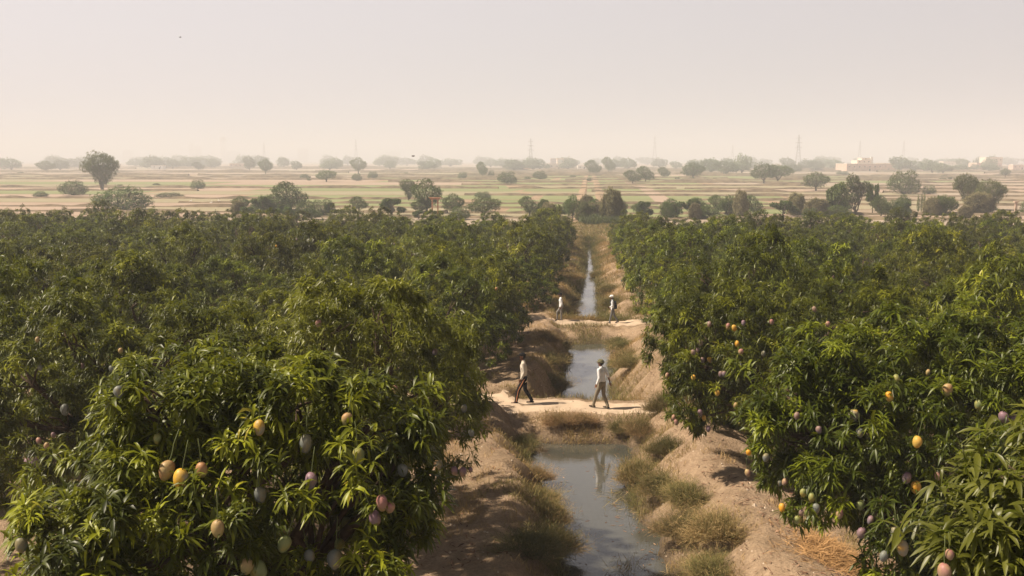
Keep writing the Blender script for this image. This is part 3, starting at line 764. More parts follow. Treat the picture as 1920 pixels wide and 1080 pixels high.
for k in range(44):
    x = rg.uniform(430, 1930); yb = rg.uniform(398, 414)
    if 800 < x < 835: continue
    kd = ['round', 'sparse', 'wispy', 'bush', 'round'][k % 5]; hh = rg.uniform(20, 40)
    ftree(kd, x, yb - hh, yb, rg.uniform(28, 52), 'small dusty %s in the scrubby belt behind the orchard' % ('bush' if kd in ('bush', 'wispy') else 'tree'), 'scrub belt behind the orchard')
for k in range(16):
    x = rg.uniform(20, 1900); yb = rg.uniform(326, 352)
    ftree('bush', x, yb - rg.uniform(4, 8), yb, rg.uniform(8, 16), 'low scrub bush dotted on a field ridge of the plain', 'scrub bushes dotted over the fields')
for rts in UT.values():
    for root in rts:
        for ch in KIDS[root.name]: bpy.data.objects.remove(ch)
        bpy.data.objects.remove(root)

# ------------------------------------------------------------------ fields and ridges on the plain
def field_mat(name, c1, c2, rowdir=0):
    m, n, l, p = new_mat(name)
    g = n.new('ShaderNodeNewGeometry'); mp = n.new('ShaderNodeMapping'); mp.inputs['Scale'].default_value = (.012, .11, 1)
    l.new(g.outputs['Position'], mp.inputs[0])
    z = n.new('ShaderNodeTexNoise'); z.inputs['Scale'].default_value = 1; z.inputs['Detail'].default_value = 8; z.inputs['Roughness'].default_value = .65
    l.new(mp.outputs[0], z.inputs['Vector'])
    cr = n.new('ShaderNodeValToRGB'); e = cr.color_ramp.elements; e[0].position = .32; e[0].color = (*c1, 1); e[1].position = .68; e[1].color = (*c2, 1)
    l.new(z.outputs['Fac'], cr.inputs[0]); l.new(cr.outputs[0], p.inputs['Base Color'])
    p.inputs['Roughness'].default_value = .95; p.inputs['Specular IOR Level'].default_value = .1
    return m
FM_ = {'tan': field_mat('bare_field', (.30, .235, .175), (.42, .35, .28)), 'pink': field_mat('fallow_field', (.33, .245, .185), (.43, .33, .26)),
       'green': field_mat('green_crop', (.17, .20, .085), (.27, .28, .14)), 'straw': field_mat('stubble_field', (.27, .24, .15), (.36, .31, .21)),
       'brown': field_mat('ploughed_field', (.27, .21, .15), (.34, .27, .20))}
M_BUND = simple('ridge_scrub', (.17, .13, .085), .95, .1, .4, .4, 0)
ybs = [424, 410, 401, 391, 383, 375, 367, 360, 354, 348, 342.5, 338, 334, 330, 327, 324.5, 322, 319.5, 317, 314.5, 312]
rf = np.random.default_rng(31)
for k in range(len(ybs) - 1):
    Y0 = float(ground_at(1105, ybs[k], -2)[0][1]); Y1 = float(ground_at(1105, ybs[k + 1], -2)[0][1])
    x = -.65 * Y1 - 10
    while x < .5 * Y1:
        wd = rf.uniform(.12, .4) * Y1; x2 = x + wd
        px = 1105 + F * (x + wd / 2) / Y0
        yb = ybs[k]
        kinds = ['tan', 'pink', 'straw', 'brown']; pr = [.34, .3, .24, .12]
        if 620 < px < 1680 and 333 < yb < 412: kinds = ['green', 'straw', 'tan']; pr = [.82, .12, .06]
        elif px < 620 and 334 < yb < 372: kinds = ['straw', 'green', 'tan', 'pink']; pr = [.42, .16, .22, .20]
        elif px > 1560 and 355 < yb < 372: kinds = ['green', 'tan', 'pink']; pr = [.35, .35, .3]
        kd = rf.choice(kinds, p=pr)
        g = Y0 * .004 + .5
        nx_ = 2
        o = link_mesh('field', [(x + g, Y0 + g, -1.96), (x2 - g, Y0 + g + rf.normal(0, 1), -1.96), (x2 - g + rf.normal(0, 3), Y1 - g, -1.96), (x + g, Y1 - g, -1.96)], [(0, 1, 2, 3)], FM_[kd])
        tag(o, kind='structure')
        x = x2
    # scrubby earth ridge on this boundary, broken into lengths
    xx = -.62 * Y0
    while xx < .47 * Y0:
        ln = rf.uniform(.15, .6) * Y0; x2 = min(xx + ln, .5 * Y0)
        if rf.uniform() < .85:
            nn = max(6, int((x2 - xx) / (Y0 * .008))); px = np.linspace(xx, x2, nn)
            hh = (.15 + .0016 * Y0) * (.45 + 1.1 * vnoise(px / (Y0 * .02), px * 0 + k, 8)); yy = Y0 + 1.6 * fbm(px / 40, px * 0, k)
            V = []
            for a_, b_, c_ in zip(px, yy, hh):
                V += [(a_, b_ - .7 - .002 * Y0, -2.05), (a_, b_ - .1, -2 + c_), (a_, b_ + .3, -2 + c_ * .9), (a_, b_ + .9 + .002 * Y0, -2.05)]
            Fc = [(i * 4 + j, (i + 1) * 4 + j, (i + 1) * 4 + j + 1, i * 4 + j + 1) for i in range(nn - 1) for j in range(3)]
            tag(link_mesh('field_ridge', V, Fc, M_BUND), kind='structure')
        xx = x2 + rf.uniform(0, .04) * Y0
# pale farm track running away through the green fields
tp = [ground_at(x, y, -2)[0] for x, y in ((1262, 392), (1236, 372), (1215, 357), (1196, 349), (1178, 342))]
V = []
for p in tp: V += [(p[0] - 2.2, p[1], -1.93), (p[0] + 2.6, p[1], -1.93)]
tag(link_mesh('farm_track', V, [(2 * i, 2 * i + 1, 2 * i + 3, 2 * i + 2) for i in range(len(tp) - 1)], FM_['pink']), kind='structure')

# ------------------------------------------------------------------ village buildings
def boxv(x0, x1, y0, y1, z0, z1):
    v = [(x0, y0, z0), (x1, y0, z0), (x1, y1, z0), (x0, y1, z0), (x0, y0, z1), (x1, y0, z1), (x1, y1, z1), (x0, y1, z1)]
    f = [(0, 1, 5, 4), (1, 2, 6, 5), (2, 3, 7, 6), (3, 0, 4, 7), (4, 5, 6, 7), (3, 2, 1, 0)]
    return v, f
def boxes(name, bl, mat, root):
    V = []; Fs = []
    for b in bl:
        v, f = boxv(*b); n = len(V); V += v; Fs += [tuple(n + i for i in q) for q in f]
    o = link_mesh(name, V, Fs, mat); return adopt(root, o)
M_MUD = simple('mud_brick', (.62, .45, .36), .95, .1, .2, .5, 0); M_LIME = simple('limewash', (.78, .68, .58), .9, .1, .08, .5, 0)
M_WHITE = simple('white_paint', (.78, .76, .72), .7); M_DARK = simple('dark_opening', (.05, .04, .035), .8); M_BROWNBRICK = simple('brown_brick', (.30, .2, .15), .95, .1, .2, .5, 0)  # the brown brick serves two houses and the tower blocks
def building(x, yb, label, vols, rz=0, mat=M_MUD, tank=None):
    """vols: (x0,x1,y0,y1,z0,z1) blocks in metres relative to the base point"""
    p, sc = ground_at(x, yb, -2)
    root = empty('house', (p[0], p[1], -2), rz); tag(root, label, 'house')
    boxes('wall', [vols[0]], mat, root)
    for v in vols[1:]: boxes('upper_room', [v], M_LIME if mat is M_MUD else mat, root)
    for v in vols:
        x0, x1, y0, y1, z0, z1 = v
        boxes('parapet', [(x0 - .15, x1 + .15, y0 - .15, y0 + .3, z1 + .003, z1 + .6), (x0 - .15, x0 + .3, y0 + .303, y1, z1 + .003, z1 + .6), (x1 - .3, x1 + .15, y0 + .303, y1, z1 + .003, z1 + .6)], M_LIME, root)
        nwin = max(1, int((x1 - x0) / 5))
        for i in range(nwin):
            cx = x0 + (i + .5) * (x1 - x0) / nwin
            boxes('window', [(cx - .5, cx + .5, y0 - .05, y0 + .05, z0 + (z1 - z0) * .55, z0 + (z1 - z0) * .55 + 1.1)], M_DARK, root)
    x0, x1, y0, y1, z0, z1 = vols[0]
    boxes('door', [(x0 + (x1 - x0) * .62, x0 + (x1 - x0) * .62 + 1.6, y0 - .08, y0 + .05, z0, 2.3)], M_DARK, root)
    if tank: boxes('water_tank', [tank], M_WHITE, root)
    return root
building(1622, 321, 'pinkish brick compound with stepped flat roofs and a white roof tank, right of centre',
  [(-20, 19, 0, 18, 0, 6.6), (-6, 9, 4, 14, 6.6, 9.8), (0, 9, 6, 13, 9.8, 12)], .35, M_MUD, (9.5, 11.7, 5, 7, 6.6, 13.4))
building(1660, 320.3, 'brown brick house joined behind the right side of the stepped brick compound', [(-9, 9, 0, 12, 0, 7)], -.3, M_BROWNBRICK)
building(1856, 318.6, 'two storey pinkish house at the far right edge, half hidden by hazy trees', [(-16, 14, 0, 14, 0, 7), (-4, 16, 2, 13, 7, 13)], .25, M_MUD)
building(1912, 318.3, 'low pink hut cut by the right frame edge', [(-8, 8, 0, 8, 0, 5)], .2, M_MUD)
building(1786, 314.2, 'small orange plastered hut between hazy trees', [(-14, 14, 0, 12, 0, 8)], .2, M_LIME)
building(1041, 318, 'low village house with a white upper room, beneath the lattice pylon', [(-18, 16, 0, 12, 0, 6), (2, 10, 2, 9, 6, 12)], .1, M_LIME, (3, 8, 1, 1.9, 6, 11))
building(1010, 318.5, 'small bright walled house at the left of the village', [(-7, 5, 0, 8, 0, 5.5)], .2, M_WHITE)
building(975, 318, 'low brown mud house left of the bright walled one', [(-14, 12, 0, 9, 0, 5)], .1, M_MUD)
building(1050, 311.5, 'faint two storey block behind the village', [(-16, 18, 0, 12, 0, 13)], .1, M_BROWNBRICK)
building(295, 317.6, 'tiny pale hut under a hazy tree on the left plain', [(-7, 7, 0, 8, 0, 4)], .1, M_WHITE)
building(1092, 318.4, 'tiny pale hut right of the village', [(-5, 5, 0, 6, 0, 4)], .1, M_WHITE)
building(452, 316, 'faint pinkish hut in the left tree line', [(-14, 12, 0, 10, 0, 6)], .1, M_MUD)
# distant tower blocks barely seen through the haze
for i, (x, top, wd, nm) in enumerate(((218, 282, 18, 'leftmost'), (345, 268, 9, 'second from the left'), (358, 274, 10, 'third from the left'), (407, 258, 9, 'tallest'), (427, 284, 26, 'wide'), (562, 279, 20, 'low'), (735, 285, 26, 'rightmost'))):
    Y = 4700 + i * 60; s = F / Y
    p, _ = ground_at(x, 306, -2); X = (x - 1105) / F * Y
    h = (300 - top) / s + 10.5; W = wd / s
    root = empty('tower_block', (X, Y, -2)); tag(root, 'very faint %s tower block of the hazy city skyline' % nm, 'tower block', 'faint city towers on the horizon')
    boxes('wall', [(-W / 2, W / 2, 0, 20, 0, h)], M_BROWNBRICK, root)
    boxes('roof_room', [(-W / 5, W / 5, 4, 14, h, h + 5)], M_BROWNBRICK, root)
    for q in range(6): boxes('window', [(-W / 2 + 1, W / 2 - 1, -.2, .1, h * (q + .4) / 6.2, h * (q + .4) / 6.2 + 2)], M_DARK, root)

# pylons
M_STEEL = simple('galvanised_steel', (.22, .22, .23), .6, .4)
def pylon(x, yb, yt, label, lattice=True):
    p, sc = ground_at(x, yb, -2); H = (yb - yt) / sc; b = H * .085; k = H / 34 * (.75 if lattice else .5)
    root = empty('pylon', (p[0], p[1], -2)); tag(root, label, 'pylon')
    ch = []; r = .11 * k; T = lambda z: b * (1 - z / H) ** 1.3 + .35 * k
    zs = np.linspace(0, H, 11)
    for sx, sy in ((-1, -1), (1, -1), (1, 1), (-1, 1)):
        ch.append(([(sx * T(z), sy * T(z), z) for z in zs], [r * 1.3] * 11))
    for i in range(10):
        for (a, c) in (((-1, -1), (1, -1)), ((1, -1), (1, 1)), ((1, 1), (-1, 1)), ((-1, 1), (-1, -1))):
            z0, z1 = zs[i], zs[i + 1]
            ch.append(([(a[0] * T(z0), a[1] * T(z0), z0), (c[0] * T(z1), c[1] * T(z1), z1)], [r * .7] * 2))
            ch.append(([(c[0] * T(z0), c[1] * T(z0), z0), (a[0] * T(z1), a[1] * T(z1), z1)], [r * .7] * 2))
    adopt(root, tubes(ch, 4, M_STEEL, 'lattice_mast'))
    for z in (.62, .76, .9):
        zz = z * H; w_ = (4.2 if z < .8 else 3.2) * k
        adopt(root, tubes([([(-w_, 0, zz), (0, 0, zz + .6 * k), (w_, 0, zz)], [r, r * 1.6, r]), ([(-w_, 0, zz), (0, 0, zz - .5 * k), (w_, 0, zz)], [r] * 3)], 4, M_STEEL, 'cross_arm'))
        for s in (-1, 1): adopt(root, tubes([([(s * w_, 0, zz), (s * w_, 0, zz - 1.2 * k)], [r * 1.3] * 2)], 4, M_STEEL, 'insulator'))
    return root
pylon(995, 317, 260, 'nearest steel lattice pylon above the village, near the centre')
pylon(1496, 315, 253, 'steel lattice pylon above the umbrella shaped pair, right of centre')
pylon(1227, 311, 255, 'very faint tall pylon right of the centre', False)
pylon(668, 311, 262, 'very faint pylon left of the centre', False)
pylon(1611, 311, 264, 'very faint pylon behind the brick compound', False)
pylon(1693, 310, 264, 'faintest pylon, right of the brick compound', False)
pylon(1373, 311, 272, 'faint short pylon left of the tall lattice pylon at the right', False)
pylon(496, 311, 268, 'faint pylon over the left tree line', False)

# ------------------------------------------------------------------ posts at the orchard edge, egrets, birds
M_POST = simple('orange_post_paint', (.42, .22, .13), .8, .2, .15, 4); M_CONC = simple('pink_concrete', (.55, .40, .32), .9, .1, .1, 4)
p, sc = ground_at(816, 412, -2.0)
root = empty('post_frame', (p[0], p[1], -2)); tag(root, 'pair of rusty orange posts with a crossbar in front of the bulky dark tree', 'post frame')
for s in (-.5, .5): boxes('post', [(s - .11, s + .11, -.1, .1, 0, 3.6)], M_POST, root)
boxes('crossbar', [(-.9, .9, -.08, .08, 3.603, 3.85)], M_POST, root); boxes('platform', [(-1.1, 1.1, -.5, .5, 3.853, 3.95)], M_POST, root)
p, sc = ground_at(1904, 402, -1.9)
root = empty('concrete_post', (p[0], p[1], -1.9)); tag(root, 'pinkish square post with a cap at the far right orchard edge', 'post')
boxes('shaft', [(-.2, .2, -.2, .2, 0, 2.3)], M_CONC, root); boxes('cap', [(-.42, .42, -.42, .42, 2.303, 2.55)], M_CONC, root)
M_EGRET = simple('white_feathers', (.82, .8, .76), .8)
M_BEAK = simple('beak', (.5, .35, .1), .6)
def egret(x, y, lab, flip=1):
    p, sc = ground_at(x, y, -1.96)
    bm = bmesh.new()
    def ball(c, r, s=(1, 1, 1)):
        g = bmesh.ops.create_icosphere(bm, subdivisions=2, radius=r)
        for v in g['verts']: v.co = Vector((v.co.x * s[0] + c[0], v.co.y * s[1] + c[1], v.co.z * s[2] + c[2]))
    ball((0, 0, .42), .13, (1.7, .8, .9)); ball((-.2, 0, .40), .07, (1.6, .6, .6))
    for t in np.linspace(0, 1, 9): ball((.17 + .07 * math.sin(t * 6), 0, .48 + .28 * t), .042 - .012 * t)
    ball((.21, 0, .79), .045, (1.4, .9, .9))
    me = bpy.data.meshes.new('body'); bm.to_mesh(me); bm.free(); me.materials.append(M_EGRET)
    root = empty('egret', p); root.scale = (flip * 1.25, 1.25, 1.25); tag(root, lab, 'egret', 'white egrets in the left field')
    o = bpy.data.objects.new('body', me); COL.objects.link(o); adopt(root, o)
    adopt(root, tubes([([(.25, 0, .79), (.37, 0, .77)], [.014, .003])], 5, M_BEAK, 'beak'))
    for s in (-.04, .04): adopt(root, tubes([([(0, s, .36), (.02, s, .18), (0, s, 0), (.07, s, 0)], [.012, .01, .01, .008])], 5, M_BEAK, 'leg'))
egret(396, 384, 'white egret in the left field, between the other two'); egret(411, 380.5, 'white egret in the left field, rightmost of three', -1); egret(358, 381, 'white egret in the left field, leftmost of three')
def bird(x, y, dep, lab):
    p = unproj(x, y, dep); root = empty('bird', p, .6); tag(root, lab, 'bird')
    md = bpy.data.materials.get('dark_feathers') or simple('dark_feathers', (.04, .035, .03), .8)
    adopt(root, tubes([([(-.28, 0, 0), (-.15, 0, 0), (0, 0, 0), (.14, 0, .02), (.2, 0, .03), (.27, 0, .02)], [.03, .05, .07, .05, .035, .005])], 8, md, 'body'))
    for s in (-1, 1):
        adopt(root, link_mesh('wing', [(-.1, s * .04, 0), (.1, s * .04, 0), (.08, s * .28, .12), (-.08, s * .26, .12), (-.06, s * .55, .05), (-.1, s * .5, .05), (-.1, s * .04, .02), (.1, s * .04, .02), (.08, s * .28, .14), (-.08, s * .26, .14)],
              [(0, 1, 2, 3), (3, 2, 4, 5), (6, 9, 8, 7), (9, 5, 4, 8)], md))
bird(775, 293, 150, 'small dark bird flying low above the horizon, left of centre')
bird(338, 70, 190, 'tiny dark bird high in the sky at the upper left')

# ------------------------------------------------------------------ grass on the banks
def blades(P, H, W, lean, rng, rnd):
    n = len(P); a = rng.uniform(0, 6.283, n)
    d = np.stack([np.cos(a) * lean, np.sin(a) * lean, np.ones(n)], 1); d = unit(d)
    return leaves(P, d, H, W, lean * .45, 2, 0, rng)
def grass_sheet(name, n, zone, hr, rndf, seed, mat=M_GRASS, wr=(.006, .012)):
    rng = np.random.default_rng(seed)
    X, Y = zone(rng, n * 3)
    c = ditch_c(Y); hw = ditch_w(Y); z = terrain(X, Y)
    cl = vnoise(X * .7, Y * .7, 41) * .6 + vnoise(X * 2.2, Y * 2.2, 43) * .4
    ad = np.abs(X - c) - hw
    edge = np.exp(-np.clip(ad, 0, 9) ** 2 / 1.2)
    far = sstep(58, 75, Y)
    pr = np.clip((cl - .56 + .31 * edge + .17 * far) * 3.2, 0, 1)
    pathm = (np.abs(Y - YP1) > 1.15) & (np.abs(Y - YP2) > .9)
    ok = (rng.uniform(0, 1, len(X)) < pr) & (z > wlevel(Y) - .05) & (pathm | (ad > 3.5))
    X, Y, z, cl, ad = X[ok][:n], Y[ok][:n], z[ok][:n], cl[ok][:n], ad[ok][:n]
    m = len(X); H = rng.uniform(*hr, m) * (.5 + cl) * (1 + .5 * np.exp(-np.clip(ad, 0, 9) ** 2)) ; W = rng.uniform(*wr, m) * (1 + Y / 60)
    V, Fc, q = blades(np.stack([X, Y, z - .01], 1), H, W, np.clip(rng.normal(.55, .3, m), .05, 1.4), rng, None)
    r = np.clip(rndf(X, Y, ad, rng), 0, 1)
    o = link_mesh(name, V, Fc, mat, face_rnd=np.repeat(r, q)); return tag(o, kind='stuff', cat='grass')
def zone1(rng, n):
    Y = 17 + (rng.uniform(0, 1, n) ** 1.25) * 50; return rng.uniform(-5.5, 6.0, n), Y
def zone2(rng, n):
    return rng.uniform(-4.5, 4.8, n), rng.uniform(58, 132, n)
def rf1(X, Y, ad, rng): return .62 + .35 * (vnoise(X * .5, Y * .5, 51) - .5) * 2 - .28 * np.exp(-np.clip(ad, 0, 9) ** 2 / .5) + rng.normal(0, .12, len(X))
tag(grass_sheet('grass', 120000, zone1, (.06, .22), rf1, 61), 'dry straw coloured grass on the sandy ditch banks', 'grass')
tag(grass_sheet('grass', 60000, zone2, (.18, .42), lambda X, Y, ad, rng: rf1(X, Y, ad, rng) - .12, 62), 'olive and brown grass on the far banks of the ditch', 'grass')
def shrub_proto(seed, n=5200, mat=M_SHRUB, shift=0.0):
    rng = np.random.default_rng(seed)
    a = rng.uniform(0, 6.283, n); rr = rng.uniform(0, 1, n) ** .6 * .62 * (1 + .35 * np.sin(a * 3 + seed))
    P = np.stack([rr * np.cos(a), rr * np.sin(a), np.zeros(n) - .05], 1)
    ln = np.clip(rr * 1.1 + rng.normal(.15, .35, n), 0, 1.8); aa = a + rng.normal(0, 1.1, n)
    d = unit(np.stack([np.cos(aa) * ln, np.sin(aa) * ln, np.ones(n)], 1))
    V, Fc, q = leaves(P, d, rng.uniform(.25, .95, n) * (1 - .45 * np.clip(rr / .62, 0, 1)), rng.uniform(.006, .012, n), ln * .35, 3, 0, rng)
    nb = n // 2; i = rng.integers(0, n, nb); st = P[i] + d[i] * rng.uniform(.3, .8, (nb, 1)) 
    d2 = unit(d[i] + rng.normal(0, .6, (nb, 3)))
    V2, F2, q2 = leaves(st, d2, rng.uniform(.08, .25, nb), rng.uniform(.005, .010, nb), np.full(nb, .1), 3, 0, rng)
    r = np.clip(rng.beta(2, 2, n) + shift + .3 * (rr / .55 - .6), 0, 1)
    F2 = F2 + len(V)
    return link_mesh('bank_shrub', np.concatenate([V, V2]), np.concatenate([Fc, F2]), mat, face_rnd=np.concatenate([np.repeat(r, q), np.repeat(r[i], q2)]))
SP = [shrub_proto(71, shift=-.15), shrub_proto(72, shift=.05), shrub_proto(73, shift=.25)]
shr = [ # x, y, radius scale, height, kind, label
 (1.55, 27.6, 1.5, .85, 1, 'big round brown and green grass bush leaning over the water on the right bank'),
 (2.35, 28.2, 1.3, .75, 0, 'green tussock behind the big round bush on the right bank'),
 (2.0, 25.6, 1.5, .6, 0, 'low bright green tussock below the big round bush, right bank'),
 (2.6, 24.2, 1.6, .6, 1, 'wide brownish tussock lower on the right bank'),
 (2.35, 22.4, 1.6, .75, 1, 'olive tussock at the bottom right of the water'),
 (3.0, 21.4, 1.7, .75, 2, 'tawny tussock right of the olive one at the bottom'),
 (2.7, 19.9, 1.6, .7, 1, 'olive brown tussock at the bottom frame edge, right bank'),
 (2.55, 32.2, 1.4, 1.0, 0, 'tall soft green bush at the right end of the near path'),
 (3.15, 33.0, 1.3, 1.15, 0, 'tallest feathery bush at the right end of the near path'),
 (1.75, 31.6, 1.3, .65, 1, 'olive tussock on the slope below the near path, right'),
 (1.1, 32.2, 1.0, .45, 0, 'small tussock on the slope below the near path, under the walker'),
 (-.95, 32.3, 1.1, .5, 2, 'brown arched tuft on the slope below the near path, left'),
 (-.2, 32.4, 1.0, .42, 2, 'brown tuft on the slope below the near path, centre'),
 (-2.1, 30.6, 1.2, .6, 0, 'dark weed bush at the top left of the near pool'),
 (-1.5, 27.2, 1.1, .6, 2, 'tawny tussock at the left edge of the near pool'),
 (-1.25, 25.6, 1.3, .7, 1, 'olive tussock at the left edge of the near pool, in the middle'),
 (-.95, 24.2, 1.2, .65, 1, 'brown green tussock at the left water edge, lower'),
 (-.85, 22.2, 1.5, .75, 0, 'broad green tussock at the bottom left water edge'),
 (-1.2, 20.6, 1.6, .6, 0, 'green tussock at the bottom frame edge, left bank'),
 (-1.9, 44.5, 1.7, .75, 1, 'olive bush on the left bank between the two paths, nearer'),
 (-1.6, 41.5, 1.8, .8, 0, 'green bush on the left bank behind the first walker'),
 (-2.0, 48, 1.5, .7, 2, 'rusty brown bush on the left bank between the two paths'),
 (-1.5, 51, 1.5, .7, 0, 'dark green bush at the far left of the middle pool'),
 (1.9, 43, 1.7, .8, 1, 'olive bush on the right bank behind the second walker'),
 (2.0, 46.5, 1.9, .9, 1, 'yellowish bush on the right bank of the middle pool'),
 (1.9, 50.5, 1.7, .8, 0, 'green bush on the right bank near the far end of the middle pool'),
 (1.6, 53.6, 1.3, .6, 0, 'small green bush below the far path, right'),
 (-1.5, 64, 1.8, .8, 2, 'brown bush on the left bank just beyond the far path'),
 (-1.6, 70, 2.0, .8, 1, 'olive brown bush on the left bank beyond the far path'),
 (1.5, 63, 1.9, 1.0, 0, 'rounded yellow green bush right of the narrow channel, beyond the far path'),
 (1.7, 68, 2.0, 1.0, 0, 'green bush on the right bank behind the rounded one'),
 (1.6, 76, 2.2, .9, 1, 'olive bush further up the right bank'),
 (-1.4, 80, 2.0, .8, 2, 'brown bush further up the left bank'),
 (.9, 90, 2.0, .8, 1, 'bush crowding the narrow channel from the right'),
]
for (x, y, rs, h, k, lab) in shr:
    o = SP[k].copy(); COL.objects.link(o)
    o.location = (x, y, float(terrain(np.array([x]), np.array([y]))[0])); o.scale = (rs * .62, rs * .62, h * .82); o.rotation_euler = (0, 0, random.uniform(0, 6.28))
    tag(o, lab, 'shrub', 'grass bushes along the ditch')
for o in SP: bpy.data.objects.remove(o)
# straw heap at the bottom right
rng = np.random.default_rng(81); n = 2600
c0 = ground_at(1560, 1055, .25)[0]
X = c0[0] + rng.normal(0, .42, n); Y = c0[1] + rng.normal(0, .55, n)
Z = terrain(X, Y) + .22 * np.exp(-((X - c0[0]) ** 2 + (Y - c0[1]) ** 2) / .3) * rng.uniform(0, 1, n)
a = rng.uniform(0, 6.28, n); D = unit(np.stack([np.cos(a), np.sin(a), rng.uniform(-.1, .45, n)], 1))
V, Fc, q = leaves(np.stack([X, Y, Z], 1), D, rng.uniform(.2, .55, n), rng.uniform(.008, .016, n), rng.uniform(.0, .3, n), 2, 0, rng)
tag(link_mesh('straw', V, Fc, M_STRAW, face_rnd=np.repeat(rng.uniform(0, 1, n), q)), 'golden heap of cut straw on the right bank under the sunlit tree', 'straw', kind='stuff')
# twigs floating by the right bank, reeds poking out of the water
rng = np.random.default_rng(82); n = 260
X = np.concatenate([rng.normal(1.0, .28, 180), rng.normal(.9, .2, 80)]); Y = np.concatenate([rng.normal(26.3, .7, 180), rng.normal(21.6, .25, 80)])
D = np.concatenate([unit(np.stack([rng.normal(0, 1, 180), rng.normal(0, .5, 180), np.abs(rng.normal(0, .2, 180))], 1)), unit(np.stack([rng.normal(0, .6, 80), rng.normal(0, .4, 80), np.abs(rng.normal(.7, .3, 80))], 1))])
V, Fc, q = leaves(np.stack([X, Y, np.full(n, -.645)], 1), D, rng.uniform(.12, .4, n), rng.uniform(.008, .016, n), np.full(n, .02), 2, 0, rng)
tag(link_mesh('twigs', V, Fc, M_SHRUB, face_rnd=np.repeat(rng.uniform(.3, 1, n), q)), 'dead twigs and sprigs lying in the near pool by the right bank', 'twigs', kind='stuff')
rng = np.random.default_rng(88); n = 420
Y = np.concatenate([rng.uniform(19, 32, 300), rng.uniform(42, 54, 120)])
side = rng.choice([-1, 1], n); X = ditch_c(Y) + side * ditch_w(Y) * (1 - rng.uniform(0, 1, n) ** 2.2 * .9)
a = rng.uniform(0, 6.28, n); D = unit(np.stack([np.cos(a), np.sin(a), rng.uniform(0, .03, n)], 1))
V, Fc, q = leaves(np.stack([X, Y, wlevel(Y) + .006], 1), D, rng.uniform(.04, .16, n), rng.uniform(.012, .035, n), np.zeros(n), 2, 0, rng)
V[:, 2] = np.maximum(V[:, 2], wlevel(V[:, 1]) + .004)
tag(link_mesh('floating_leaves', V, Fc, M_LITTER, face_rnd=np.repeat(rng.uniform(0, 1, n), q)), 'fallen leaves and bits floating on the still ditch water', 'leaf litter', kind='stuff')
# clods and pebbles
M_STONE = simple('pale_clod', (.52, .42, .32), .95, .1, .2, 6)
rng = np.random.default_rng(83); V = []; Fs = []
for k in range(650):
    x = rng.uniform(-4.5, 5.5); y = 18 + rng.uniform() ** 1.3 * 42
    z = float(terrain(np.array([x]), np.array([y]))[0])
    if z < float(wlevel(np.array(y))) + .03: continue
    r_ = rng.uniform(.012, .045) * (1 + (rng.uniform() < .06) * 1.2)
    b0 = len(V)
    for dx, dy, dz in ((1, 0, 0), (0, 1, 0), (-1, 0, 0), (0, -1, 0), (0, 0, .8), (0, 0, -.6)):
        V.append((x + dx * r_ * rng.uniform(.7, 1.3), y + dy * r_ * rng.uniform(.7, 1.3), z + dz * r_))
    Fs += [(b0 + i, b0 + (i + 1) % 4, b0 + 4) for i in range(4)] + [(b0 + (i + 1) % 4, b0 + i, b0 + 5) for i in range(4)]
tag(link_mesh('pebbles', V, Fs, M_STONE), 'scattered pale clods and pebbles on the ditch banks', 'pebbles', kind='stuff')
# fallen leaves and litter
rng = np.random.default_rng(86); n = 14000
X = rng.uniform(-8, 9, n); Y = 17 + rng.uniform(0, 1, n) ** 1.4 * 45
Z = terrain(X, Y); ok = (Z > wlevel(Y) + .04) & (vnoise(X * .9, Y * .9, 91) + .10 * np.abs(X) > .75)
X, Y, Z = X[ok], Y[ok], Z[ok]; n = len(X)
a = rng.uniform(0, 6.28, n); D = unit(np.stack([np.cos(a), np.sin(a), rng.uniform(.0, .35, n)], 1))
V, Fc, q = leaves(np.stack([X, Y, Z + .012], 1), D, rng.uniform(.08, .2, n), rng.uniform(.02, .045, n), rng.uniform(.0, .2, n), 2, 0, rng)
tag(link_mesh('fallen_leaves', V, Fc, M_LITTER, face_rnd=np.repeat(rng.uniform(0, 1, n), q)), 'dry fallen mango leaves and litter strewn over the sandy banks', 'leaf litter', kind='stuff')
# maize patch at the end of the ditch
rng = np.random.default_rng(84); n = 5200
pc, _ = ground_at(1126, 419, -1.9)
X = pc[0] + rng.uniform(-3.4, 3.4, n); Y = pc[1] + rng.uniform(-3, 6, n)
D = unit(np.stack([rng.normal(0, .25, n), rng.normal(0, .25, n), np.ones(n)], 1))
V, Fc, q = leaves(np.stack([X, Y, np.full(n, -1.95)], 1), D, rng.uniform(.9, 1.7, n), rng.uniform(.05, .1, n), rng.uniform(.05, .4, n), 3, 0, rng)
tag(link_mesh('maize_crop', V, Fc, M_CORN, face_rnd=np.repeat(rng.uniform(0, 1, n), q)), 'small patch of tall green maize at the end of the ditch', 'maize', kind='stuff')
rng = np.random.default_rng(85); n = 26000
X = rng.uniform(-14, 14, n); Y = rng.uniform(133, 165, n)
D = unit(np.stack([rng.normal(0, .4, n), rng.normal(0, .4, n), np.ones(n)], 1))
V, Fc, q = leaves(np.stack([X, Y, terrain(X, Y) - .02], 1), D, rng.uniform(.2, .5, n), rng.uniform(.04, .08, n), rng.uniform(.05, .4, n), 2, 0, rng)
tag(link_mesh('grass', V, Fc, M_GRASS, face_rnd=np.repeat(np.clip(rng.normal(.3, .15, n), 0, 1), q)), 'green grass verge beyond the far end of the ditch', 'grass', kind='stuff')

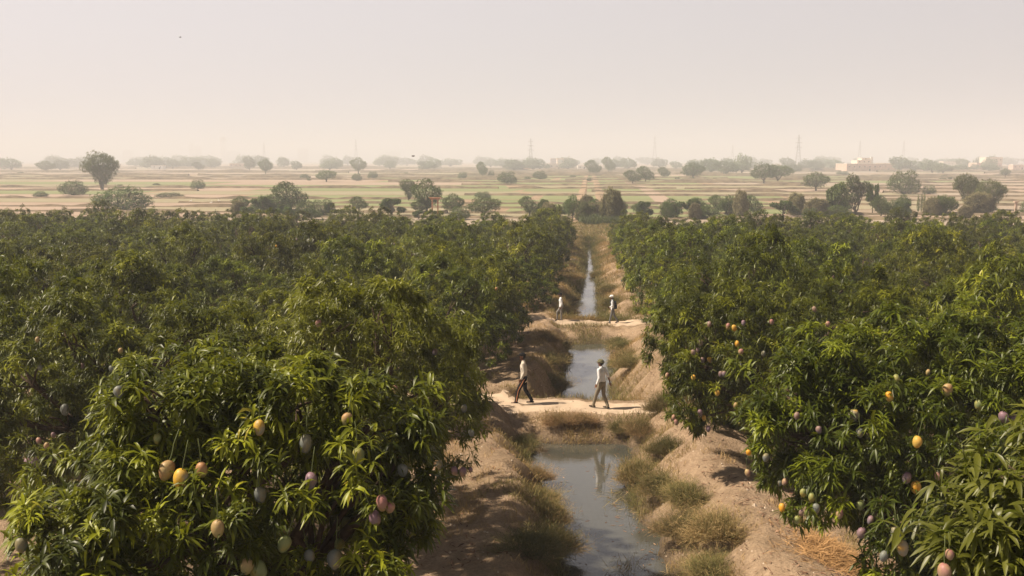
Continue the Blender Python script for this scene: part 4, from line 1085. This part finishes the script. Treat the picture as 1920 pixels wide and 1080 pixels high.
# ------------------------------------------------------------------ people
SKIN = simple('brown_skin', (.16, .075, .045), .6, .3)
def M_(n, c, r=.85): return simple(n, c, r, .15, .08, 9, .15)
BLACK = M_('black_cloth', (.012, .012, .014)); HAIR = simple('black_hair', (.012, .01, .01), .6)
def surf(name, parts, mat, root, vox=.011, smooth=4, shift=None):
    """fuse capsules into one continuous surface. parts: (p0, p1, r0, r1[, (sx, sy, sz) flatten])"""
    bm = bmesh.new()
    for p0, p1, r0, r1, *fl in parts:
        p0 = Vector(p0); p1 = Vector(p1); L = (p1 - p0).length
        f = fl[0] if fl else (1, 1, 1)
        steps = max(2, int(L / max(min(r0, r1) * .38, .004)) + 1)
        for i in range(steps):
            t = i / (steps - 1); r = r0 + (r1 - r0) * t; c = p0.lerp(p1, t)
            g = bmesh.ops.create_icosphere(bm, subdivisions=2, radius=r)
            for v in g['verts']: v.co = Vector((v.co.x * f[0], v.co.y * f[1], v.co.z * f[2])) + c
    me = bpy.data.meshes.new(name); bm.to_mesh(me); bm.free()
    o = bpy.data.objects.new(name, me); COL.objects.link(o)
    rm = o.modifiers.new('r', 'REMESH'); rm.mode = 'VOXEL'; rm.voxel_size = vox
    sm = o.modifiers.new('s', 'SMOOTH'); sm.factor = .5; sm.iterations = smooth
    dg = bpy.context.evaluated_depsgraph_get()
    m2 = bpy.data.meshes.new_from_object(o.evaluated_get(dg)); m2.name = name
    o.modifiers.clear(); o.data = m2; bpy.data.meshes.remove(me)
    m2.materials.clear(); m2.materials.append(mat); m2.polygons.foreach_set('use_smooth', [True] * len(m2.polygons))
    return adopt(root, o)
def hand(wr, dirv, side, r=.009):
    """palm, four fingers of different length and a thumb; dirv points from wrist to fingertips"""
    wr = Vector(wr); d = Vector(dirv).normalized(); s = Vector((1, 0, 0)) - d * d.x; s.normalize()   # spread along the walking direction
    n = d.cross(s).normalized() * (-side)
    out = [(wr, wr + d * .075 + s * .012, .024, .030, (1, .65, 1)), (wr, wr + d * .075 - s * .018, .022, .026, (1, .65, 1))]
    for k, (o, l) in enumerate(((.033, .062), (.012, .072), (-.010, .066), (-.030, .050))):
        b = wr + d * .085 + s * o; m = b + d * l * .5 + n * .008; e = m + d * l * .38 + n * .022
        out += [(b, m, r, r * .95), (m, e, r * .95, r * .8)]
    b = wr + d * .03 + s * .032; m = b + s * .026 + d * .028; out += [(b, m, .012, .011), (m, m + d * .032 + n * .006, .011, .009)]
    return out
def person(loc, rz, label, hipL, kneeL, ankL, hipR, kneeR, ankR, elL, haL, elR, haR, lean=.03, shirt=None, trousers=None, shoe=BLACK, scale=1.0, long_sleeve=True, shirt_low=.86, headwear=None, hatmat=None, stripe=None, pack=None, roll=None, collar=True, head_turn=0, rolled_R=False):
    """local frame: +x forward, +y the person's left, z up. Feet on z = 0."""
    z = float(loc[2]); root = empty('person', loc, rz); root.scale = (scale,) * 3; tag(root, label, 'person')
    L = lean
    pel = (0, 0, .90); wai = (L * .3, 0, 1.06); che = (L, 0, 1.28); sh = {1: (L, .175, 1.40), -1: (L, -.175, 1.40)}
    nek = (L + .01, 0, 1.47); hd = Vector((L + .035, 0, 1.615))
    legs = {1: (hipL, kneeL, ankL), -1: (hipR, kneeR, ankR)}; arms = {1: (elL, haL), -1: (elR, haR)}
    body = [(pel, wai, .115, .105, (.85, 1.15, 1)), (wai, che, .105, .125, (.8, 1.2, 1)), (che, (L, 0, 1.38), .12, .09, (.75, 1.5, 1)), ((L, 0, 1.40), (L + .03, 0, 1.53), .055, .05)]
    # head: skull, jaw, nose, brow, ears
    body += [(hd + Vector((-.015, 0, .03)), hd + Vector((.01, 0, .03)), .088, .088, (1.05, .86, 1.1)), (hd + Vector((.02, 0, -.03)), hd + Vector((.045, 0, -.075)), .062, .042, (1, .9, 1)),
             (hd + Vector((.088, 0, .015)), hd + Vector((.107, 0, -.018)), .011, .015), (hd + Vector((.072, -.03, .035)), hd + Vector((.072, .03, .035)), .018, .018),
             (hd + Vector((.078, -.016, -.052)), hd + Vector((.078, .016, -.052)), .011, .011)]
    for s in (1, -1):
        body += [(hd + Vector((-.01, s * .080, .015)), hd + Vector((-.012, s * .083, -.02)), .017, .012, (1, .5, 1))]
        h, k, a = legs[s]
        body += [(h, k, .078, .052), (k, a, .05, .034), (a, (a[0] + .10, a[1], a[2] - .045), .034, .03)]
        e, w_ = arms[s]; e = Vector(e); w_ = Vector(w_)
        body += [(sh[s], e, .048, .036), (e, w_, .036, .024)]
        body += hand(w_, (w_ - e), s)
    surf('body', body, SKIN, root, .0085, 3)
    # eyes
    for s in (1, -1):
        bm = bmesh.new(); bmesh.ops.create_uvsphere(bm, u_segments=8, v_segments=6, radius=.012)
        me = bpy.data.meshes.new('eye'); bm.to_mesh(me); bm.free(); me.materials.append(M_EYE)
        o = bpy.data.objects.new('eye', me); COL.objects.link(o); o.location = hd + Vector((.082, s * .032, .012)); adopt(root, o)
    # trousers
    tr = [((0, 0, .93), (0, 0, .99), .128, .122, (.9, 1.2, 1))]
    for s in (1, -1):
        h, k, a = legs[s]; h = Vector(h); k = Vector(k); a = Vector(a)
        tr += [(h + Vector((0, 0, .04)), h, .10, .10, (1.05, .95, 1)), (h, k, .098, .072), (k, a + Vector((0, 0, .02)), .070, .056), (a + Vector((0, 0, .03)), a + Vector((.01, 0, -.015)), .056, .060)]
    t = surf('trousers', tr, trousers, root, .011, 4)
    if stripe:
        for s in (1, -1):
            h, k, a = [Vector(v) for v in legs[s]]
            o = [h + Vector((.0, s * .098, 0)), k + Vector((0, s * .072, 0)), a + Vector((0, s * .058, .01))]
            st = surf('side_stripe', [(o[0], o[1], .017, .016, (1.0, .5, 1)), (o[1], o[2], .016, .016, (1.0, .5, 1))], stripe, root, .008, 1)
    # shirt
    st = [((L * .3, 0, shirt_low + .06), (L * .5, 0, 1.08), .142, .132, (.88, 1.22, 1)), ((L * .5, 0, 1.08), che, .132, .14, (.86, 1.24, 1)), (che, (L, 0, 1.375), .138, .10, (.8, 1.5, 1)),
          ((L, .10, 1.425), (L, -.10, 1.425), .052, .052), ((L, 0, 1.43), (L + .01, 0, 1.475), .075, .062)]
    for s in (1, -1):
        e, w_ = arms[s]; e = Vector(e); w_ = Vector(w_)
        end = e.lerp(w_, .93 if not (rolled_R and s == -1) else .08)
        st += [(sh[s], e, .068, .055), (e, end, .055, .044)]
    surf('shirt', st, shirt, root, .011, 4)
    if collar:
        surf('collar', [((L + .03, .05, 1.485), (L - .045, .03, 1.50), .018, .018), ((L - .045, .03, 1.50), (L - .045, -.03, 1.50), .018, .018), ((L - .045, -.03, 1.50), (L + .03, -.05, 1.485), .018, .018)], shirt, root, .009, 2)
    for s in (1, -1):
        a = Vector(legs[s][2]); pt = -.05 - max(0, a.z - .09) * .0
        tip = Vector((a.x + .155, a.y, a.z - .052)); heel = Vector((a.x - .045, a.y, a.z - .045))
        if a.z > .12: tip = Vector((a.x + .12, a.y, .032)); heel = Vector((a.x - .05, a.y, a.z - .025))
        surf('shoe', [(heel, tip, .042, .034, (1, 1, .75)), (a + Vector((0, 0, -.01)), a + Vector((.05, 0, -.035)), .046, .04)], shoe, root, .009, 3)
    if headwear == 'hair':
        surf('hair', [(hd + Vector((-.03, 0, .055)), hd + Vector((.02, 0, .075)), .094, .085, (1.05, .95, .9)), (hd + Vector((-.06, -.03, -.02)), hd + Vector((-.06, .03, -.02)), .05, .05)], HAIR, root, .01, 3)
        surf('beard', [(hd + Vector((.03, 0, -.085)), hd + Vector((.055, 0, -.10)), .048, .03, (1, 1, .8))], HAIR, root, .008, 2)
    if headwear in ('cap', 'bucket', 'helmet'):
        surf('hair', [(hd + Vector((-.045, -.02, .0)), hd + Vector((-.045, .02, .0)), .068, .068, (1, 1.05, 1))], HAIR, root, .01, 3)
        c = [(hd + Vector((-.02, 0, .07)), hd + Vector((.012, 0, .075)), .094, .09, (1.1, .98, .85))]
        if headwear == 'cap': c += [(hd + Vector((.06, 0, .065)), hd + Vector((.155, 0, .055)), .06, .045, (1, 1, .22))]
        if headwear == 'bucket':
            for q in range(16):
                an = q * math.pi / 8; c += [(hd + Vector((.10 * math.cos(an), .09 * math.sin(an), .055)), hd + Vector((.15 * math.cos(an), .14 * math.sin(an), .035)), .014, .011)]
        if headwear == 'helmet':
            c += [(hd + Vector((-.03, 0, .08)), hd + Vector((.02, 0, .085)), .105, .10, (1.1, 1, .95)), (hd + Vector((.07, 0, .06)), hd + Vector((.13, 0, .055)), .06, .05, (1, 1, .25))]
        surf('hard_hat' if headwear == 'helmet' else ('bucket_hat' if headwear == 'bucket' else 'cap'), c, hatmat, root, .009, 2)
    if pack:
        surf('backpack', [((L - .20, -.07, 1.05), (L - .19, -.07, 1.33), .09, .08, (.9, 1, 1)), ((L - .20, .07, 1.05), (L - .19, .07, 1.33), .09, .08, (.9, 1, 1)), ((L - .22, 0, .98), (L - .22, 0, 1.1), .09, .1)], pack, root, .012, 4)
        for s in (1, -1):
            surf('shoulder_strap', [((L - .12, s * .10, 1.40), (L + .02, s * .11, 1.475), .022, .022), ((L + .02, s * .11, 1.475), (L + .125, s * .10, 1.36), .022, .022), ((L + .125, s * .10, 1.36), (L + .10, s * .13, 1.15), .022, .02)], pack, root, .009, 2)
    return root
M_EYE = simple('eye_dark', (.03, .02, .02), .3)
def stand(x, y, yp_hint):
    p, sc = ground_at(x, y, float(zbase(yp_hint)) + .02)
    p = p * 1.0; p[0] *= yp_hint / p[1]; p[1] = yp_hint
    return (p[0], p[1], float(terrain(np.array([p[0]]), np.array([p[1]]))[0]) + .03), sc
# step poses (x forward). hip .90 high
l1, s1 = stand(983, 767, 34.0)
person(l1, math.pi + .05, 'left walker on the near path in beige shirt and black trousers with orange side stripes',
  (0, .085, .885), (.20, .09, .50), (.27, .09, .10), (0, -.085, .885), (-.03, -.09, .48), (-.25, -.09, .10),
  (.0, .21, 1.13), (.10, .23, .91), (-.05, -.21, 1.13), (-.01, -.20, .90), shirt=M_('beige_cloth', (.56, .50, .42)), trousers=BLACK, headwear='cap', hatmat=BLACK,
  stripe=M_('orange_stripe', (.62, .27, .14)), scale=95 / s1 / 1.72 * 1.03, shirt_low=.80)
l2, s2 = stand(1128, 771, 33.7)
person(l2, math.pi - .55, 'right walker on the near path in white shirt, khaki trousers and olive bucket hat',
  (0, .085, .89), (.17, .09, .50), (.28, .09, .105), (0, -.085, .89), (-.02, -.09, .49), (-.19, -.09, .095),
  (-.02, .22, 1.13), (.05, .25, .91), (-.10, -.25, 1.14), (-.15, -.29, .91), shirt=M_('white_cloth', (.80, .79, .80)), trousers=M_('khaki_cloth', (.23, .20, .15)), headwear='bucket', hatmat=M_('olive_cloth', (.14, .13, .075)),
  scale=94 / s2 / 1.74, shirt_low=.95, rolled_R=True)
l3, s3 = stand(1052, 602, 57.8)
person(l3, math.pi + .1, 'left walker on the far path in white shirt, grey trousers and dark cap',
  (0, .085, .89), (.25, .09, .56), (.24, .09, .13), (0, -.085, .90), (-.01, -.09, .49), (-.03, -.09, .09),
  (-.02, .21, 1.13), (.06, .22, .90), (-.06, -.21, 1.12), (-.10, -.20, .89), shirt=M_('bright_white_cloth', (.82, .82, .84)), trousers=M_('grey_cloth', (.22, .21, .20)), headwear='cap', hatmat=BLACK,
  scale=50 / s3 / 1.72 * 1.03, shirt_low=.84)
l4, s4 = stand(1149, 605, 57.3)
person(l4, math.pi + .05, 'right walker on the far path with white hard hat and black backpack',
  (0, .085, .90), (.12, .09, .50), (.20, .09, .10), (0, -.085, .90), (-.08, -.09, .50), (-.30, -.09, .13),
  (.04, .21, 1.14), (.20, .18, 1.06), (-.02, -.21, 1.13), (.10, -.20, .95), shirt=M_('pale_white_cloth', (.76, .78, .82)), trousers=M_('slate_cloth', (.15, .15, .155)), headwear='helmet', hatmat=simple('white_plastic', (.85, .85, .83), .35, .5),
  pack=M_('dark_pack_cloth', (.02, .022, .03)), scale=51 / s4 / 1.74 * 1.03, shirt_low=.86, lean=.05)

# ------------------------------------------------------------------ haze
mh = bpy.data.materials.new('haze'); mh.use_nodes = True; n = mh.node_tree.nodes; l = mh.node_tree.links; n.clear()
mo = n.new('ShaderNodeOutputMaterial'); pv = n.new('ShaderNodeVolumePrincipled')
pv.inputs['Color'].default_value = (.84, .88, .96, 1); pv.inputs['Density'].default_value = .0007; pv.inputs['Anisotropy'].default_value = 0.0
l.new(pv.outputs[0], mo.inputs['Volume'])
v, f = boxv(-6800, 6800, -60, 6800, -4.5, 88)
hz = link_mesh('haze', v, f, mh); tag(hz, 'thin dusty haze over the whole plain', kind='stuff', cat='haze')
print('objects', len(S.objects))
